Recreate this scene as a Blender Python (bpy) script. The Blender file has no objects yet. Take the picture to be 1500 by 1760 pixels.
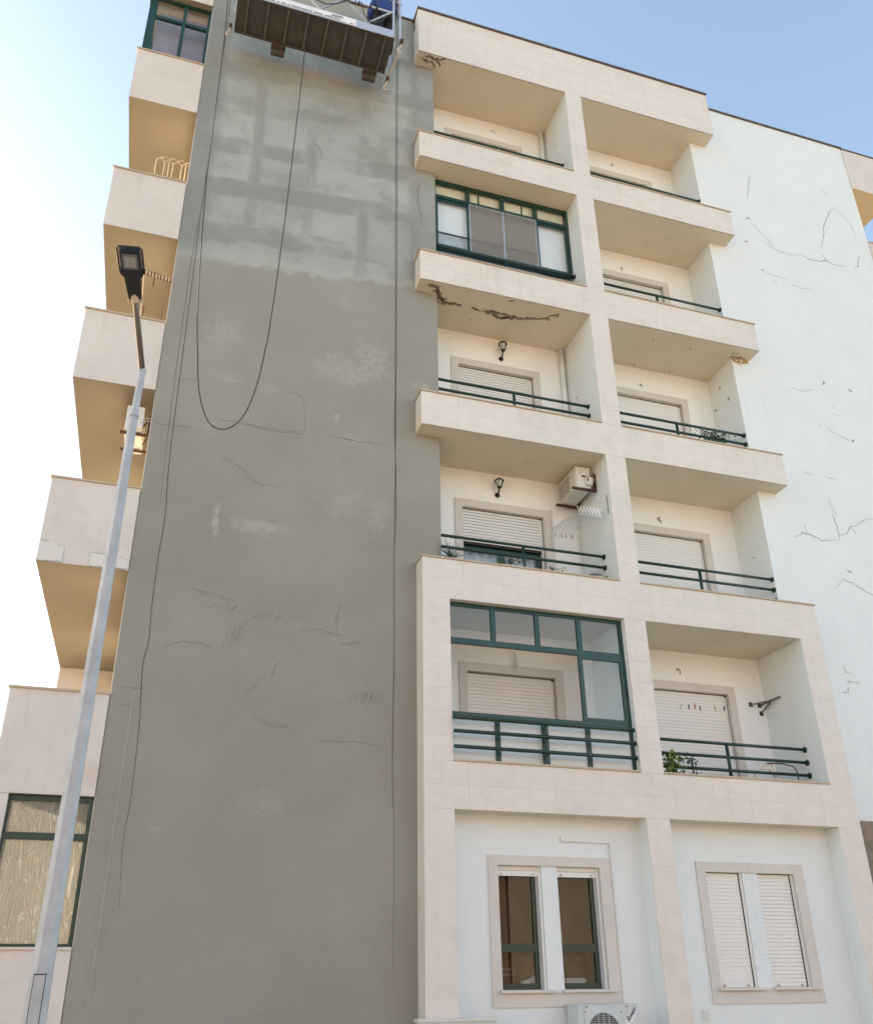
import bpy, bmesh, math, random
from mathutils import Vector, Matrix
random.seed(7)
S = bpy.context.scene
COL = S.collection
# ---------------------------------------------------------------- camera
cam = bpy.data.cameras.new('camera'); co = bpy.data.objects.new('camera', cam); COL.objects.link(co)
right = Vector((0.9569828253409034, -0.2901002919342449, -0.0050687890180828865))
down = Vector((0.11757490130030171, 0.4037089317648489, -0.9073010751660605))
fwd = Vector((0.26525462217776413, 0.8676755839787427, 0.4204510273270834))
co.matrix_world = Matrix(((right.x, -down.x, -fwd.x, -3.2803), (right.y, -down.y, -fwd.y, -10.5786),
                          (right.z, -down.z, -fwd.z, 1.6), (0, 0, 0, 1)))
cam.sensor_fit = 'HORIZONTAL'; cam.sensor_width = 36; cam.lens = 1491.45 / 1500 * 36
cam.shift_x = 29.6 / 1500; cam.shift_y = 101.7 / 1500
cam.clip_start = .05; cam.clip_end = 5000
S.camera = co
# ---------------------------------------------------------------- sky, sun, exposure
SUN_EL, SUN_AZ = math.radians(12.5), math.radians(-50)      # azimuth from +Y, negative = towards -X
W = bpy.data.worlds.new('World'); S.world = W; W.use_nodes = True
nt = W.node_tree; bg = nt.nodes['Background']
sky = nt.nodes.new('ShaderNodeTexSky'); sky.sky_type = 'NISHITA'; sky.sun_disc = False
sky.sun_elevation = SUN_EL; sky.sun_rotation = SUN_AZ
sky.air_density = 1.0; sky.dust_density = 2.2; sky.ozone_density = .3; sky.altitude = 50
nt.links.new(sky.outputs[0], bg.inputs[0]); bg.inputs[1].default_value = .15
sl = bpy.data.lights.new('sun', 'SUN'); so = bpy.data.objects.new('sun', sl); COL.objects.link(so)
sl.energy = 5.0; sl.angle = math.radians(.53); sl.color = (1, .82, .62)
sdir = Vector((math.sin(SUN_AZ) * math.cos(SUN_EL), math.cos(SUN_AZ) * math.cos(SUN_EL), math.sin(SUN_EL)))
so.rotation_euler = sdir.to_track_quat('Z', 'Y').to_euler(); so.location = (-30, 40, 30)
S.view_settings.view_transform = 'Standard'; S.view_settings.look = 'None'
S.view_settings.gamma = 1; S.view_settings.use_curve_mapping = False
S.view_settings.exposure = 1.86
S.render.engine = 'CYCLES'; S.cycles.max_bounces = 8; S.cycles.diffuse_bounces = 5
S.cycles.transparent_max_bounces = 12

# ---------------------------------------------------------------- materials
def mat(name, col, rough=.7, metal=0, var=.06, scale=3, bump=.0, bscale=60, spec=.5, col2=None, rnd=0):
    m = bpy.data.materials.new(name); m.use_nodes = True; n = m.node_tree.nodes; l = m.node_tree.links
    b = n['Principled BSDF']; b.inputs['Roughness'].default_value = rough; b.inputs['Metallic'].default_value = metal
    b.inputs['Specular IOR Level'].default_value = spec
    tc = n.new('ShaderNodeTexCoord'); nz = n.new('ShaderNodeTexNoise'); nz.inputs['Scale'].default_value = scale
    nz.inputs['Detail'].default_value = 7; nz.inputs['Roughness'].default_value = .6
    l.new(tc.outputs['Object'], nz.inputs['Vector'])
    cr = n.new('ShaderNodeValToRGB'); cr.color_ramp.elements[0].position = .3; cr.color_ramp.elements[1].position = .72
    c2 = col2 or tuple(min(1, c * (1 + var)) for c in col); c1 = tuple(c * (1 - var) for c in col)
    cr.color_ramp.elements[0].color = (*c1, 1); cr.color_ramp.elements[1].color = (*c2, 1)
    l.new(nz.outputs['Fac'], cr.inputs['Fac']); out = cr.outputs['Color']
    if rnd:
        oi = n.new('ShaderNodeObjectInfo'); mr = n.new('ShaderNodeMapRange')
        mr.inputs['To Min'].default_value = 1 - rnd; mr.inputs['To Max'].default_value = 1 + rnd
        l.new(oi.outputs['Random'], mr.inputs['Value'])
        mx = n.new('ShaderNodeVectorMath'); mx.operation = 'SCALE'
        l.new(out, mx.inputs[0]); l.new(mr.outputs[0], mx.inputs['Scale']); out = mx.outputs[0]
    l.new(out, b.inputs['Base Color'])
    if bump:
        n2 = n.new('ShaderNodeTexNoise'); n2.inputs['Scale'].default_value = bscale; n2.inputs['Detail'].default_value = 5
        l.new(tc.outputs['Object'], n2.inputs['Vector'])
        bp = n.new('ShaderNodeBump'); bp.inputs['Strength'].default_value = bump; bp.inputs['Distance'].default_value = .01
        l.new(n2.outputs['Fac'], bp.inputs['Height']); l.new(bp.outputs[0], b.inputs['Normal'])
    return m

WEAR = {}
class G:      # tiny node helper
    def __init__(s, m): s.n = m.node_tree.nodes; s.l = m.node_tree.links
    def _in(s, sock, v):
        if hasattr(v, 'is_linked') or hasattr(v, 'links'): s.l.new(v, sock)
        else: sock.default_value = v
    def m(s, op, a, b=0.0, c=0.0):
        x = s.n.new('ShaderNodeMath'); x.operation = op
        for i, v in enumerate((a, b, c)): s._in(x.inputs[i], v)
        return x.outputs[0]
    def sstep(s, v, lo, hi, t0=0., t1=1.):
        x = s.n.new('ShaderNodeMapRange'); x.interpolation_type = 'SMOOTHSTEP'
        s._in(x.inputs['Value'], v)
        for k, q in (('From Min', lo), ('From Max', hi), ('To Min', t0), ('To Max', t1)): x.inputs[k].default_value = q
        return x.outputs[0]
    def noise(s, vec, sc, det=5, rough=.55, seed=0.):
        x = s.n.new('ShaderNodeTexNoise'); x.noise_dimensions = '4D'; x.inputs['W'].default_value = seed
        x.inputs['Scale'].default_value = sc; x.inputs['Detail'].default_value = det; x.inputs['Roughness'].default_value = rough
        s.l.new(vec, x.inputs['Vector']); return x.outputs['Fac']
    def mix(s, f, a, b, t='MIX'):
        x = s.n.new('ShaderNodeMix'); x.data_type = 'RGBA'; x.blend_type = t
        s._in(x.inputs[0], f)
        for k, v in ((6, a), (7, b)):
            if isinstance(v, tuple): x.inputs[k].default_value = (*v, 1)
            else: s.l.new(v, x.inputs[k])
        return x.outputs[2]

def stone_mat():
    m = mat('cream_stone', (.74, .68, .615), .55, rnd=.014, var=.05, scale=2.2, spec=.35)
    g = G(m); b = g.n['Principled BSDF']; src = b.inputs['Base Color'].links[0].from_socket
    geo = g.n.new('ShaderNodeNewGeometry'); P = geo.outputs['Position']
    st = g.sstep(g.noise(P, .9, 6, .6, 2.), .52, .75)
    c = g.mix(g.m('MULTIPLY', st, .35), src, (.66, .57, .48))
    st2 = g.sstep(g.noise(P, .45, 5, .6, 5.), .5, .7)
    c = g.mix(g.m('MULTIPLY', st2, .3), c, (.60, .575, .54))
    g.l.new(c, b.inputs['Base Color'])
    return m

def grey_mat():
    m = bpy.data.materials.new('grey_cement_render'); m.use_nodes = True; g = G(m)
    b = g.n['Principled BSDF']; b.inputs['Roughness'].default_value = .85; b.inputs['Specular IOR Level'].default_value = .2
    geo = g.n.new('ShaderNodeNewGeometry'); P = geo.outputs['Position']
    sx = g.n.new('ShaderNodeSeparateXYZ'); g.l.new(P, sx.inputs[0]); x, z = sx.outputs[0], sx.outputs[2]
    wob = g.noise(P, 1.6, 4, .55, 1.); wob2 = g.noise(P, 5, 5, .6, 3.)
    w = g.m('ADD', g.m('MULTIPLY', g.m('SUBTRACT', wob, .5), .5), g.m('MULTIPLY', g.m('SUBTRACT', wob2, .5), .28))
    # lower coat, smooth and warm
    n1 = g.noise(P, .7, 7, .6, 7.); n2 = g.noise(P, 3.2, 7, .65, 8.)
    low = g.mix(g.sstep(n1, .35, .68), (.295, .278, .235), (.325, .315, .275))
    low = g.mix(g.m('MULTIPLY', g.sstep(n2, .5, .8), .22), low, (.33, .315, .28))
    warm = g.sstep(z, 7., 13.)
    low = g.mix(warm, low, g.mix(g.sstep(n1, .35, .68), (.31, .302, .268), (.335, .332, .302)))
    # light scuffed patches on the lower coat
    tot = None
    for cx, cz, rx, rz, a in ((-3.06, 10.45, .35, .35, .6), (-.70, 10.55, .33, .5, .75), (-1.16, 10.2, .55, .32, .7), (-1.2, 11.5, .15, .2, .6),
                              (-2.87, 7.3, .05, .32, 1.1), (-2.3, 7.25, .42, .12, .8), (-.6, 7.7, .2, .35, .5), (-1.1, 7.8, .4, .3, .4),
                              (-1.25, 9.27, .05, .08, .9), (-1.03, 8.92, .2, .06, .5), (-2.9, 9.7, .3, .12, .4), (.08, 10.15, .18, .1, .8),
                              (-3.2, 3.14, .07, .06, .6), (-2.0, 3.5, .3, .2, .3), (-2.3, 9.6, .2, .1, .4)):
        dx = g.m('DIVIDE', g.m('SUBTRACT', x, cx), rx); dz = g.m('DIVIDE', g.m('SUBTRACT', z, cz), rz)
        d = g.m('SQRT', g.m('ADD', g.m('MULTIPLY', dx, dx), g.m('MULTIPLY', dz, dz)))
        e = g.m('MULTIPLY', g.sstep(g.m('ADD', d, g.m('MULTIPLY', g.m('SUBTRACT', wob2, .5), 3.)), .3, 1.2, 1., 0.), a)
        tot = e if tot is None else g.m('MAXIMUM', tot, e)
    low = g.mix(g.m('MULTIPLY', tot, g.m('MULTIPLY', g.sstep(g.noise(P, 14, 6, .7, 9.), .3,   .62), .9)), low, (.41, .41, .37))
    # upper coat: the block courses ghost through as darker bands
    zz = g.m('SUBTRACT', z, g.m('MULTIPLY', x, .10))
    v = g.m('ADD', g.m('SUBTRACT', zz, 12.82), g.m('MULTIPLY', w, .55))
    u = g.m('ADD', g.m('DIVIDE', g.m('ADD', x, 2.85), .95), g.m('MULTIPLY', w, .30))
    def band(t, hw, soft):
        f = g.m('ABSOLUTE', g.m('SUBTRACT', g.m('FRACT', g.m('ADD', t, .5)), .5))
        return g.sstep(f, hw, hw + soft, 1., 0.)
    hb = g.m('MULTIPLY', band(v, .14, .12), g.sstep(g.noise(P, 1.0, 3, .5, 12.), .4, .58, .15, 1.))
    vb = g.m('MULTIPLY', band(u, .05, .10), g.sstep(g.noise(P, .9, 3, .5, 13.), .42, .6, .1, .85))
    cell = g.n.new('ShaderNodeTexWhiteNoise'); cv = g.n.new('ShaderNodeCombineXYZ')
    g.l.new(g.m('FLOOR', g.m('ADD', u, .0)), cv.inputs[0]); g.l.new(g.m('FLOOR', v), cv.inputs[1]); g.l.new(cv.outputs[0], cell.inputs['Vector'])
    lightc = g.mix(cell.outputs['Value'], (.36, .38, .355), (.42, .44, .41))
    lightc = g.mix(g.m('MULTIPLY', g.sstep(g.noise(P, 1.3, 6, .6, 15.), .42, .62), .75), lightc, (.285, .295, .268))
    lightc = g.mix(g.m('MULTIPLY', g.sstep(g.noise(P, 4, 6, .6, 16.), .55, .75), .5), lightc, (.47, .47, .42))
    up = g.mix(g.m('MULTIPLY', g.m('MAXIMUM', hb, vb), .72), lightc, (.255, .262, .240))
    # brown rinse below the platform, dark margin at both edges
    br = g.m('MULTIPLY', g.sstep(g.m('ADD', z, g.m('MULTIPLY', w, 2.)), 15.6, 16.6), g.m('MULTIPLY', g.sstep(x, -3.5, -2.9), g.sstep(x, -.8, -.3, 1., 0.)))
    up = g.mix(g.m('MULTIPLY', br, .4), up, (.31, .29, .235))
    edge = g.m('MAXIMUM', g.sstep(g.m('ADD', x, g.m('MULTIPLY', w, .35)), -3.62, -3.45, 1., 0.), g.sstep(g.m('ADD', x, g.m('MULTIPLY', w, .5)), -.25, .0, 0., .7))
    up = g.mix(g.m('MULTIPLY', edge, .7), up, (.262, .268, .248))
    # ragged joint between the coats
    zj = g.m('ADD', g.m('SUBTRACT', z, g.m('MULTIPLY', x, .085)), g.m('ADD', g.m('MULTIPLY', w, 1.1), g.m('MULTIPLY', g.m('SUBTRACT', g.noise(P, 11, 6, .7, 41.), .5), .25)))
    f = g.sstep(zj, 12.05, 12.22)
    rim = g.m('MULTIPLY', g.sstep(zj, 12.10, 12.13), g.sstep(zj, 12.16, 12.5, 1., 0.))
    up = g.mix(g.m('MULTIPLY', rim, .6), up, (.44, .445, .40))
    c = g.mix(f, low, up)
    fine = g.noise(P, 40, 5, .7, 20.)
    c = g.mix(1., c, g.mix(g.sstep(fine, .3, .7), (.94, .94, .94), (1.05, 1.05, 1.05)), 'MULTIPLY')
    g.l.new(c, b.inputs['Base Color'])
    bp = g.n.new('ShaderNodeBump'); bp.inputs['Strength'].default_value = .45; bp.inputs['Distance'].default_value = .012
    g.l.new(g.m('ADD', g.m('MULTIPLY', g.noise(P, 6, 8, .6, 21.), 1.), g.m('MULTIPLY', fine, .35)), bp.inputs['Height']); g.l.new(bp.outputs[0], b.inputs['Normal'])
    return m

def glass_mat(name, tint=(1, 1, 1), refl=.12, rough=0., bump=0.):
    m = bpy.data.materials.new(name); m.use_nodes = True; g = G(m)
    g.n.remove(g.n['Principled BSDF']); out = g.n['Material Output']
    t = g.n.new('ShaderNodeBsdfTransparent'); t.inputs[0].default_value = (*tint, 1)
    gl = g.n.new('ShaderNodeBsdfGlossy'); gl.inputs['Roughness'].default_value = rough
    lw = g.n.new('ShaderNodeLayerWeight'); lw.inputs['Blend'].default_value = .5
    f = g.m('MINIMUM', g.m('ADD', g.m('MULTIPLY', g.m('POWER', lw.outputs['Facing'], 5.), .9), g.m('ADD', refl, .04)), 1.)
    mx = g.n.new('ShaderNodeMixShader'); g.l.new(f, mx.inputs[0]); g.l.new(t.outputs[0], mx.inputs[1]); g.l.new(gl.outputs[0], mx.inputs[2])
    g.l.new(mx.outputs[0], out.inputs[0]); return m

def frosted_mat(name, col, streak=True, trans=.55):
    m = bpy.data.materials.new(name); m.use_nodes = True; g = G(m)
    b = g.n['Principled BSDF']; b.inputs['Base Color'].default_value = (*col, 1); b.inputs['Roughness'].default_value = .18
    out = g.n['Material Output']
    tr = g.n.new('ShaderNodeBsdfTranslucent'); tr.inputs[0].default_value = (*col, 1)
    mx = g.n.new('ShaderNodeMixShader'); mx.inputs[0].default_value = trans
    g.l.new(b.outputs[0], mx.inputs[1]); g.l.new(tr.outputs[0], mx.inputs[2]); g.l.new(mx.outputs[0], out.inputs[0])
    if streak:
        geo = g.n.new('ShaderNodeNewGeometry'); mp = g.n.new('ShaderNodeMapping'); g.l.new(geo.outputs['Position'], mp.inputs[0])
        mp.inputs['Scale'].default_value = (1, 1, .085)
        vo = g.n.new('ShaderNodeTexVoronoi'); vo.feature = 'DISTANCE_TO_EDGE'; vo.inputs['Scale'].default_value = 42
        wn = g.n.new('ShaderNodeTexNoise'); wn.inputs['Scale'].default_value = 5
        g.l.new(mp.outputs[0], wn.inputs['Vector'])
        add = g.n.new('ShaderNodeVectorMath'); add.operation = 'MULTIPLY_ADD'; add.inputs[1].default_value = (.12, .12, .12)
        g.l.new(wn.outputs['Color'], add.inputs[0]); g.l.new(mp.outputs[0], add.inputs[2]); g.l.new(add.outputs[0], vo.inputs['Vector'])
        h = g.sstep(vo.outputs['Distance'], 0., .11, 1., 0.)
        bp = g.n.new('ShaderNodeBump'); bp.inputs['Strength'].default_value = 1.; bp.inputs['Distance'].default_value = .02
        g.l.new(h, bp.inputs['Height'])
        for s in (b.inputs['Normal'], tr.inputs['Normal']): g.l.new(bp.outputs[0], s)
        c = g.mix(h, col, tuple(min(1, q * 1.5) for q in col))
        g.l.new(c, tr.inputs[0]); g.l.new(c, b.inputs['Base Color'])
    return m

M = dict(
    stone=stone_mat(), grey=grey_mat(),
    mortar=mat('mortar', (.47, .42, .36), .9),
    white=mat('white_wall_paint', (.765, .80, .79), .75, var=.025, scale=1.3, bump=.25, bscale=90, spec=.25),
    bright=mat('recess_white_brightened', (.87, .89, .88), .75, var=.02, scale=1.3, bump=.2, bscale=90, spec=.25),  # same white as outside, brightened to stand in for light in the recesses
    soffit=mat('soffit_paint', (.75, .67, .51), .8, var=.04, scale=1.1, bump=.15, bscale=70, spec=.2),
    bouncesoffit=mat('bounce_lit_soffit', (.78, .60, .36), .8, var=.04, scale=1.0, spec=.2),  # right corner soffits: sunlit street bounce put into the colour
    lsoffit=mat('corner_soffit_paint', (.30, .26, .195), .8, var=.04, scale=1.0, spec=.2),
    cream=mat('cream_plaster', (.68, .63, .575), .8, var=.05, scale=1.4, bump=.15, spec=.25),
    plaster=mat('pale_plaster', (.68, .65, .60), .85, var=.05),
    coping=mat('coping_stone', (.50, .40, .28), .6, var=.1),
    flash=mat('dark_flashing', (.10, .075, .065), .6, var=.15),
    surround=mat('door_surround_stone', (.65, .61, .56), .6, var=.05, scale=2.5),
    slat=mat('shutter_cream', (.80, .79, .75), .5, var=.02, scale=4, rnd=.02),
    green=mat('green_enamel', (.006, .036, .024), .35, var=.25, scale=9),
    greenlt=mat('green_window_enamel', (.007, .046, .033), .35, var=.15, scale=6),
    rust=mat('rusty_steel', (.085, .035, .022), .8, var=.4, scale=12),
    black=mat('black_metal', (.012, .012, .013), .45),
    dark=mat('dark_gap', (.02, .02, .018), .8),
    room=mat('room_plaster', (.20, .13, .09), .9, var=.5, scale=1.6),
    brownreflection=mat('brown_reflection_sheet', (.10, .055, .040), .85, var=.35, scale=2.2),
    ochre=mat('ochre_render', (.38, .27, .20), .85), brownwall=mat('brown_render', (.33, .22, .165), .85), sandwall=mat('sand_render', (.56, .49, .39), .85), rooftile=mat('roof_tiles', (.35, .14, .08), .85, var=.3),
    curtain=mat('pale_curtain', (.55, .60, .66), .9, var=.12, scale=6),
    blind_cream=mat('cream_blind', (.86, .84, .70), .9, var=.03), blind_white=mat('white_blind', (.90, .93, .95), .9, var=.03),
    screen=mat('insect_screen', (.30, .29, .27), .9),
    galv=mat('galvanised_steel', (.42, .45, .48), .55, metal=.1, var=.13, scale=9, bump=.15, bscale=25),
    galvarm=mat('arm_steel', (.20, .17, .15), .45, metal=.6, var=.2, scale=7),
    lamp=mat('lamp_body_black', (.012, .010, .011), .45),
    lens=mat('lamp_lens', (.16, .17, .19), .15),
    led=mat('led_grey', (.33, .33, .32), .5),
    acwhite=mat('ac_casing', (.70, .68, .62), .45, var=.05),
    acgrey=mat('ac_casing_grey', (.58, .62, .62), .45, var=.04),
    acfan=mat('fan_grille_dark', (.04, .045, .04), .6),
    pan=mat('platform_underside', (.075, .062, .05), .7, var=.2, scale=4, bump=.1),
    ribm=mat('platform_rib', (.16, .13, .105), .6, var=.2, scale=6),
    alu=mat('aluminium', (.55, .58, .62), .4, metal=.5, var=.08),
    banner=mat('banner_white', (.78, .80, .82), .5),
    ink=mat('ink', (.03, .03, .035), .7),
    inkred=mat('ink_red', (.5, .05, .04), .7),
    rope=mat('dark_rope', (.06, .06, .062), .8, var=.4, scale=9),
    string=mat('pale_string', (.42, .40, .36), .8),
    beige=mat('pale_hook', (.60, .52, .40), .6),
    crack=mat('crack_shadow', (.30, .30, .285), .9, var=.3, scale=14),
    crackl=mat('hairline', (.52, .53, .52), .9),
    spall=mat('broken_concrete', (.27, .215, .15), .95, var=.6, scale=18, bump=1, bscale=30),
    stain=mat('rust_stain', (.44, .31, .18), .9, var=.3, scale=9),
    scuffd=mat('trowel_mark_dark', (.255, .24, .208), .9), scuffl=mat('trowel_mark_light', (.40, .39, .35), .9),
    leaf=mat('leaf', (.05, .10, .02), .6, var=.4, scale=9), leafy=mat('leaf_yellow', (.30, .36, .05), .6, var=.3, scale=9),
    leafd=mat('leaf_dark', (.025, .05, .025), .6, var=.5, scale=9),
    pot=mat('terracotta', (.35, .15, .08), .8),
    whitemet=mat('white_enamel_wire', (.75, .73, .68), .4),
    blue=mat('blue_workwear', (.02, .05, .20), .8, var=.3, scale=8), trouser=mat('black_trousers', (.012, .012, .018), .85),
    skin=mat('skin', (.42, .24, .16), .6), boot=mat('boot', (.03, .02, .015), .7),
    hat=mat('helmet_white', (.7, .7, .68), .35),
    cladd=mat('brown_cladding', (.22, .165, .115), .6, var=.35, scale=3, rnd=.1),
    paper=mat('white_plastic_bag', (.75, .76, .76), .5),
    ground=mat('pavement', (.50, .43, .34), .9, var=.15, scale=.6), road=mat('asphalt', (.06, .058, .055), .9),
    kerb=mat('kerb_stone', (.35, .33, .30), .85), roadpaint=mat('road_paint', (.7, .7, .68), .7),
    glass=glass_mat('clear_glass', (.95, .965, .96), .0), glassd=glass_mat('window_glass', (.85, .86, .85), -.02),
    frost=frosted_mat('frosted_panel', (.70, .745, .72), False, .08),
    textured=frosted_mat('textured_privacy_glass', (.385, .385, .36), True, .55),
)

def wear(m, blot, streak, tint=(.80, .74, .66)):
    g = G(m); b = g.n['Principled BSDF']; src = b.inputs['Base Color'].links[0].from_socket
    P = g.n.new('ShaderNodeNewGeometry').outputs['Position']
    mp = g.n.new('ShaderNodeMapping'); mp.inputs['Scale'].default_value = (7, 7, .55); g.l.new(P, mp.inputs[0])
    s1 = g.m('MULTIPLY', g.sstep(g.noise(mp.outputs[0], 1., 5, .6, 31.), .52, .74), g.sstep(g.noise(P, .8, 3, .5, 32.), .42, .62))
    s2 = g.sstep(g.noise(P, 1.7, 8, .65, 33.), .5, .72)
    c = g.mix(g.m('MULTIPLY', s1, streak), src, g.mix(1., src, tint, 'MULTIPLY'))
    c = g.mix(g.m('MULTIPLY', s2, blot), c, g.mix(1., c, tuple(q * 1.06 for q in tint), 'MULTIPLY'))
    g.l.new(c, b.inputs['Base Color'])
wear(M['stone'], .40, .45); wear(M['cream'], .5, .6); wear(M['white'], .22, .30, (.86, .87, .86)); wear(M['bright'], .25, .3, (.88, .86, .82))
wear(M['soffit'], .5, 0., (.84, .80, .74)); wear(M['lsoffit'], .5, 0., (.84, .80, .74)); wear(M['galv'], .5, .6, (.72, .76, .80)); wear(M['surround'], .5, .3)
# ---------------------------------------------------------------- mesh helpers
class MB:
    def __init__(s): s.v = []; s.f = []
    def box(s, x0, x1, y0, y1, z0, z1):
        k = len(s.v)
        s.v += [(x, y, z) for x in (x0, x1) for y in (y0, y1) for z in (z0, z1)]
        s.f += [tuple(k + i for i in q) for q in ((0, 1, 3, 2), (4, 6, 7, 5), (0, 4, 5, 1), (2, 3, 7, 6), (0, 2, 6, 4), (1, 5, 7, 3))]
        return s
    def prism(s, pts, a0, a1, axis='z', mtx=None):      # pts 2D ccw
        n = len(pts); k = len(s.v)
        for a in (a0, a1):
            for p in pts:
                q = {'z': (p[0], p[1], a), 'y': (p[0], a, p[1]), 'x': (a, p[0], p[1])}[axis]
                if mtx: q = tuple(mtx @ Vector(q))
                s.v.append(q)
        s.f.append(tuple(range(k, k + n))[::-1]); s.f.append(tuple(range(k + n, k + 2 * n)))
        for i in range(n): s.f.append((k + i, k + (i + 1) % n, k + n + (i + 1) % n, k + n + i))
        return s
    def tube(s, pts, r, n=6, twist=0):
        pts = [Vector(p) for p in pts]; rs = r if isinstance(r, (list, tuple)) else [r] * len(pts)
        k = len(s.v); up = None
        for i, p in enumerate(pts):
            d = (pts[min(i + 1, len(pts) - 1)] - pts[max(i - 1, 0)]).normalized()
            if up is None: up = Vector((0, 0, 1)) if abs(d.z) < .9 else Vector((0, 1, 0))
            a = d.cross(up).normalized(); b = d.cross(a).normalized(); up = (-b) if False else up
            for j in range(n):
                t = 2 * math.pi * j / n + twist; s.v.append(tuple(p + (a * math.cos(t) + b * math.sin(t)) * rs[i]))
        for i in range(len(pts) - 1):
            for j in range(n):
                q = k + i * n; s.f.append((q + j, q + (j + 1) % n, q + n + (j + 1) % n, q + n + j))
        s.f.append(tuple(k + j for j in range(n))[::-1]); q = k + (len(pts) - 1) * n; s.f.append(tuple(q + j for j in range(n)))
        return s
    def bar(s, p, q, w, h=None):      # square bar
        return s.tube([p, q], w * .7071, 4, math.pi / 4)
    def mesh(s, name):
        me = bpy.data.meshes.new(name); me.from_pydata(s.v, [], s.f)
        bm = bmesh.new(); bm.from_mesh(me); bmesh.ops.recalc_face_normals(bm, faces=bm.faces); bm.to_mesh(me); bm.free()
        me.update(); return me

def tag(o, label=None, cat=None, group=None, kind=None):
    for k, v in (('label', label), ('category', cat), ('group', group), ('kind', kind)):
        if v: o[k] = v
    return o
def obj(name, mb, m, parent=None, smooth=False, kind=None, label=None):
    me = mb.mesh(name) if isinstance(mb, MB) else mb
    if m is not None and not me.materials: me.materials.append(M[m] if isinstance(m, str) else m)
    if smooth:
        for p in me.polygons: p.use_smooth = True
    o = bpy.data.objects.new(name, me); COL.objects.link(o)
    if parent: o.parent = parent
    if kind: o['kind'] = kind
    if label: o['label'] = label
    return o
def thing(name, label, cat, loc=(0, 0, 0), group=None):
    o = bpy.data.objects.new(name, None); COL.objects.link(o); o.location = loc; o.empty_display_size = .2
    return tag(o, label, cat, group)
def off(mb, loc):     # express world-built mesh in the local space of a thing placed at loc
    mb.v = [(x - loc[0], y - loc[1], z - loc[2]) for x, y, z in mb.v]; return mb
def box(name, x0, x1, y0, y1, z0, z1, m, parent=None, **k):
    return obj(name, MB().box(x0, x1, y0, y1, z0, z1), m, parent, **k)
def wall_with_holes(mb, x0, x1, z0, z1, y0, y1, holes):
    xs = sorted({x0, x1, *[h[0] for h in holes], *[h[1] for h in holes]})
    for a, b in zip(xs, xs[1:]):
        z = z0
        for h in sorted([h for h in holes if h[0] <= a + 1e-6 and h[1] >= b - 1e-6], key=lambda h: h[2]):
            if h[2] > z: mb.box(a, b, y0, y1, z, h[2])
            z = h[3]
        if z1 > z: mb.box(a, b, y0, y1, z, z1)
    # merge doubles so columns read as one wall
    return mb
UNIT = {}
def unit_box(name, m, x0, x1, y0, y1, z0, z1, parent, tagname=None):     # shared cube mesh, scaled
    if (name, m) not in UNIT:
        me = MB().box(-.5, .5, -.5, .5, -.5, .5).mesh(name); me.materials.append(M[m]); UNIT[(name, m)] = me
    o = bpy.data.objects.new(name, UNIT[(name, m)]); COL.objects.link(o); o.parent = parent
    o.location = ((x0 + x1) / 2, (y0 + y1) / 2, (z0 + z1) / 2); o.scale = (x1 - x0, y1 - y0, z1 - z0)
    return o
def ribbon(mb, pts, w, y, jit=.25, depth=.003, taper=True):
    """thin irregular sliver following pts (x, z), lying on the plane Y=y and standing 'depth' proud of it"""
    P = [Vector(p) for p in pts]; Q = []
    for a, b in zip(P, P[1:]):
        n = max(2, int((b - a).length / .06))
        for i in range(n):
            q = a.lerp(b, i / n); Q.append(q + Vector((random.uniform(-1, 1), random.uniform(-1, 1))) * jit * .05 * (i > 0))
    Q.append(P[-1]); n = len(Q); top = []; bot = []
    for i, q in enumerate(Q):
        d = (Q[min(i + 1, n - 1)] - Q[max(i - 1, 0)]).normalized(); nn = Vector((-d.y, d.x))
        ww = w * random.uniform(.35, 1) * (math.sin(math.pi * (i + .6) / (n + .2)) ** .6 if taper else 1) / 2
        top.append(q + nn * ww); bot.append(q - nn * ww)
    k = len(mb.v)
    for a, b in zip(top, bot): mb.v += [(a.x, y - depth, a.y), (b.x, y - depth, b.y), (a.x, y, a.y), (b.x, y, b.y)]
    for i in range(n - 1):
        j = k + 4 * i
        mb.f += [(j, j + 1, j + 5, j + 4), (j, j + 4, j + 6, j + 2), (j + 1, j + 3, j + 7, j + 5)]
    return mb

# ---------------------------------------------------------------- measured levels
B = {1: 3.476, 2: 6.364, 3: 9.230, 4: 12.134, 5: 15.045, 6: 17.946}       # band undersides
T = {1: 4.084, 2: 6.971, 3: 9.838, 4: 12.757, 5: 15.671, 6: 19.209}       # band tops
XI, P0, P1, Q, R = .389, 3.125, 3.482, 6.245, 6.636
GY, WY, RY, GR = .305, .319, 1.10, .273
GX, WX, BX, RX = -3.895, 10.52, -5.027, 11.62
# ---------------------------------------------------------------- ground
g = box('ground', -400, 400, -400, 400, -.3, 0, 'ground'); tag(g, kind='structure')
rd = box('road', -400, 400, -22, -12, -.2, .004, 'road'); tag(rd, kind='structure')
kb = box('kerb', -400, 400, -12, -11.82, -.2, .12, 'kerb'); tag(kb, kind='structure')
pv = box('pavement', -400, 400, -11.82, 0.0, -.2, .1, 'ground'); tag(pv, kind='structure')
rp = MB()
for i in range(-40, 40): rp.box(i * 5, i * 5 + 2.4, -17.06, -16.94, .0, .008)
tag(obj('road_markings', rp, 'roadpaint'), kind='structure')

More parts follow.
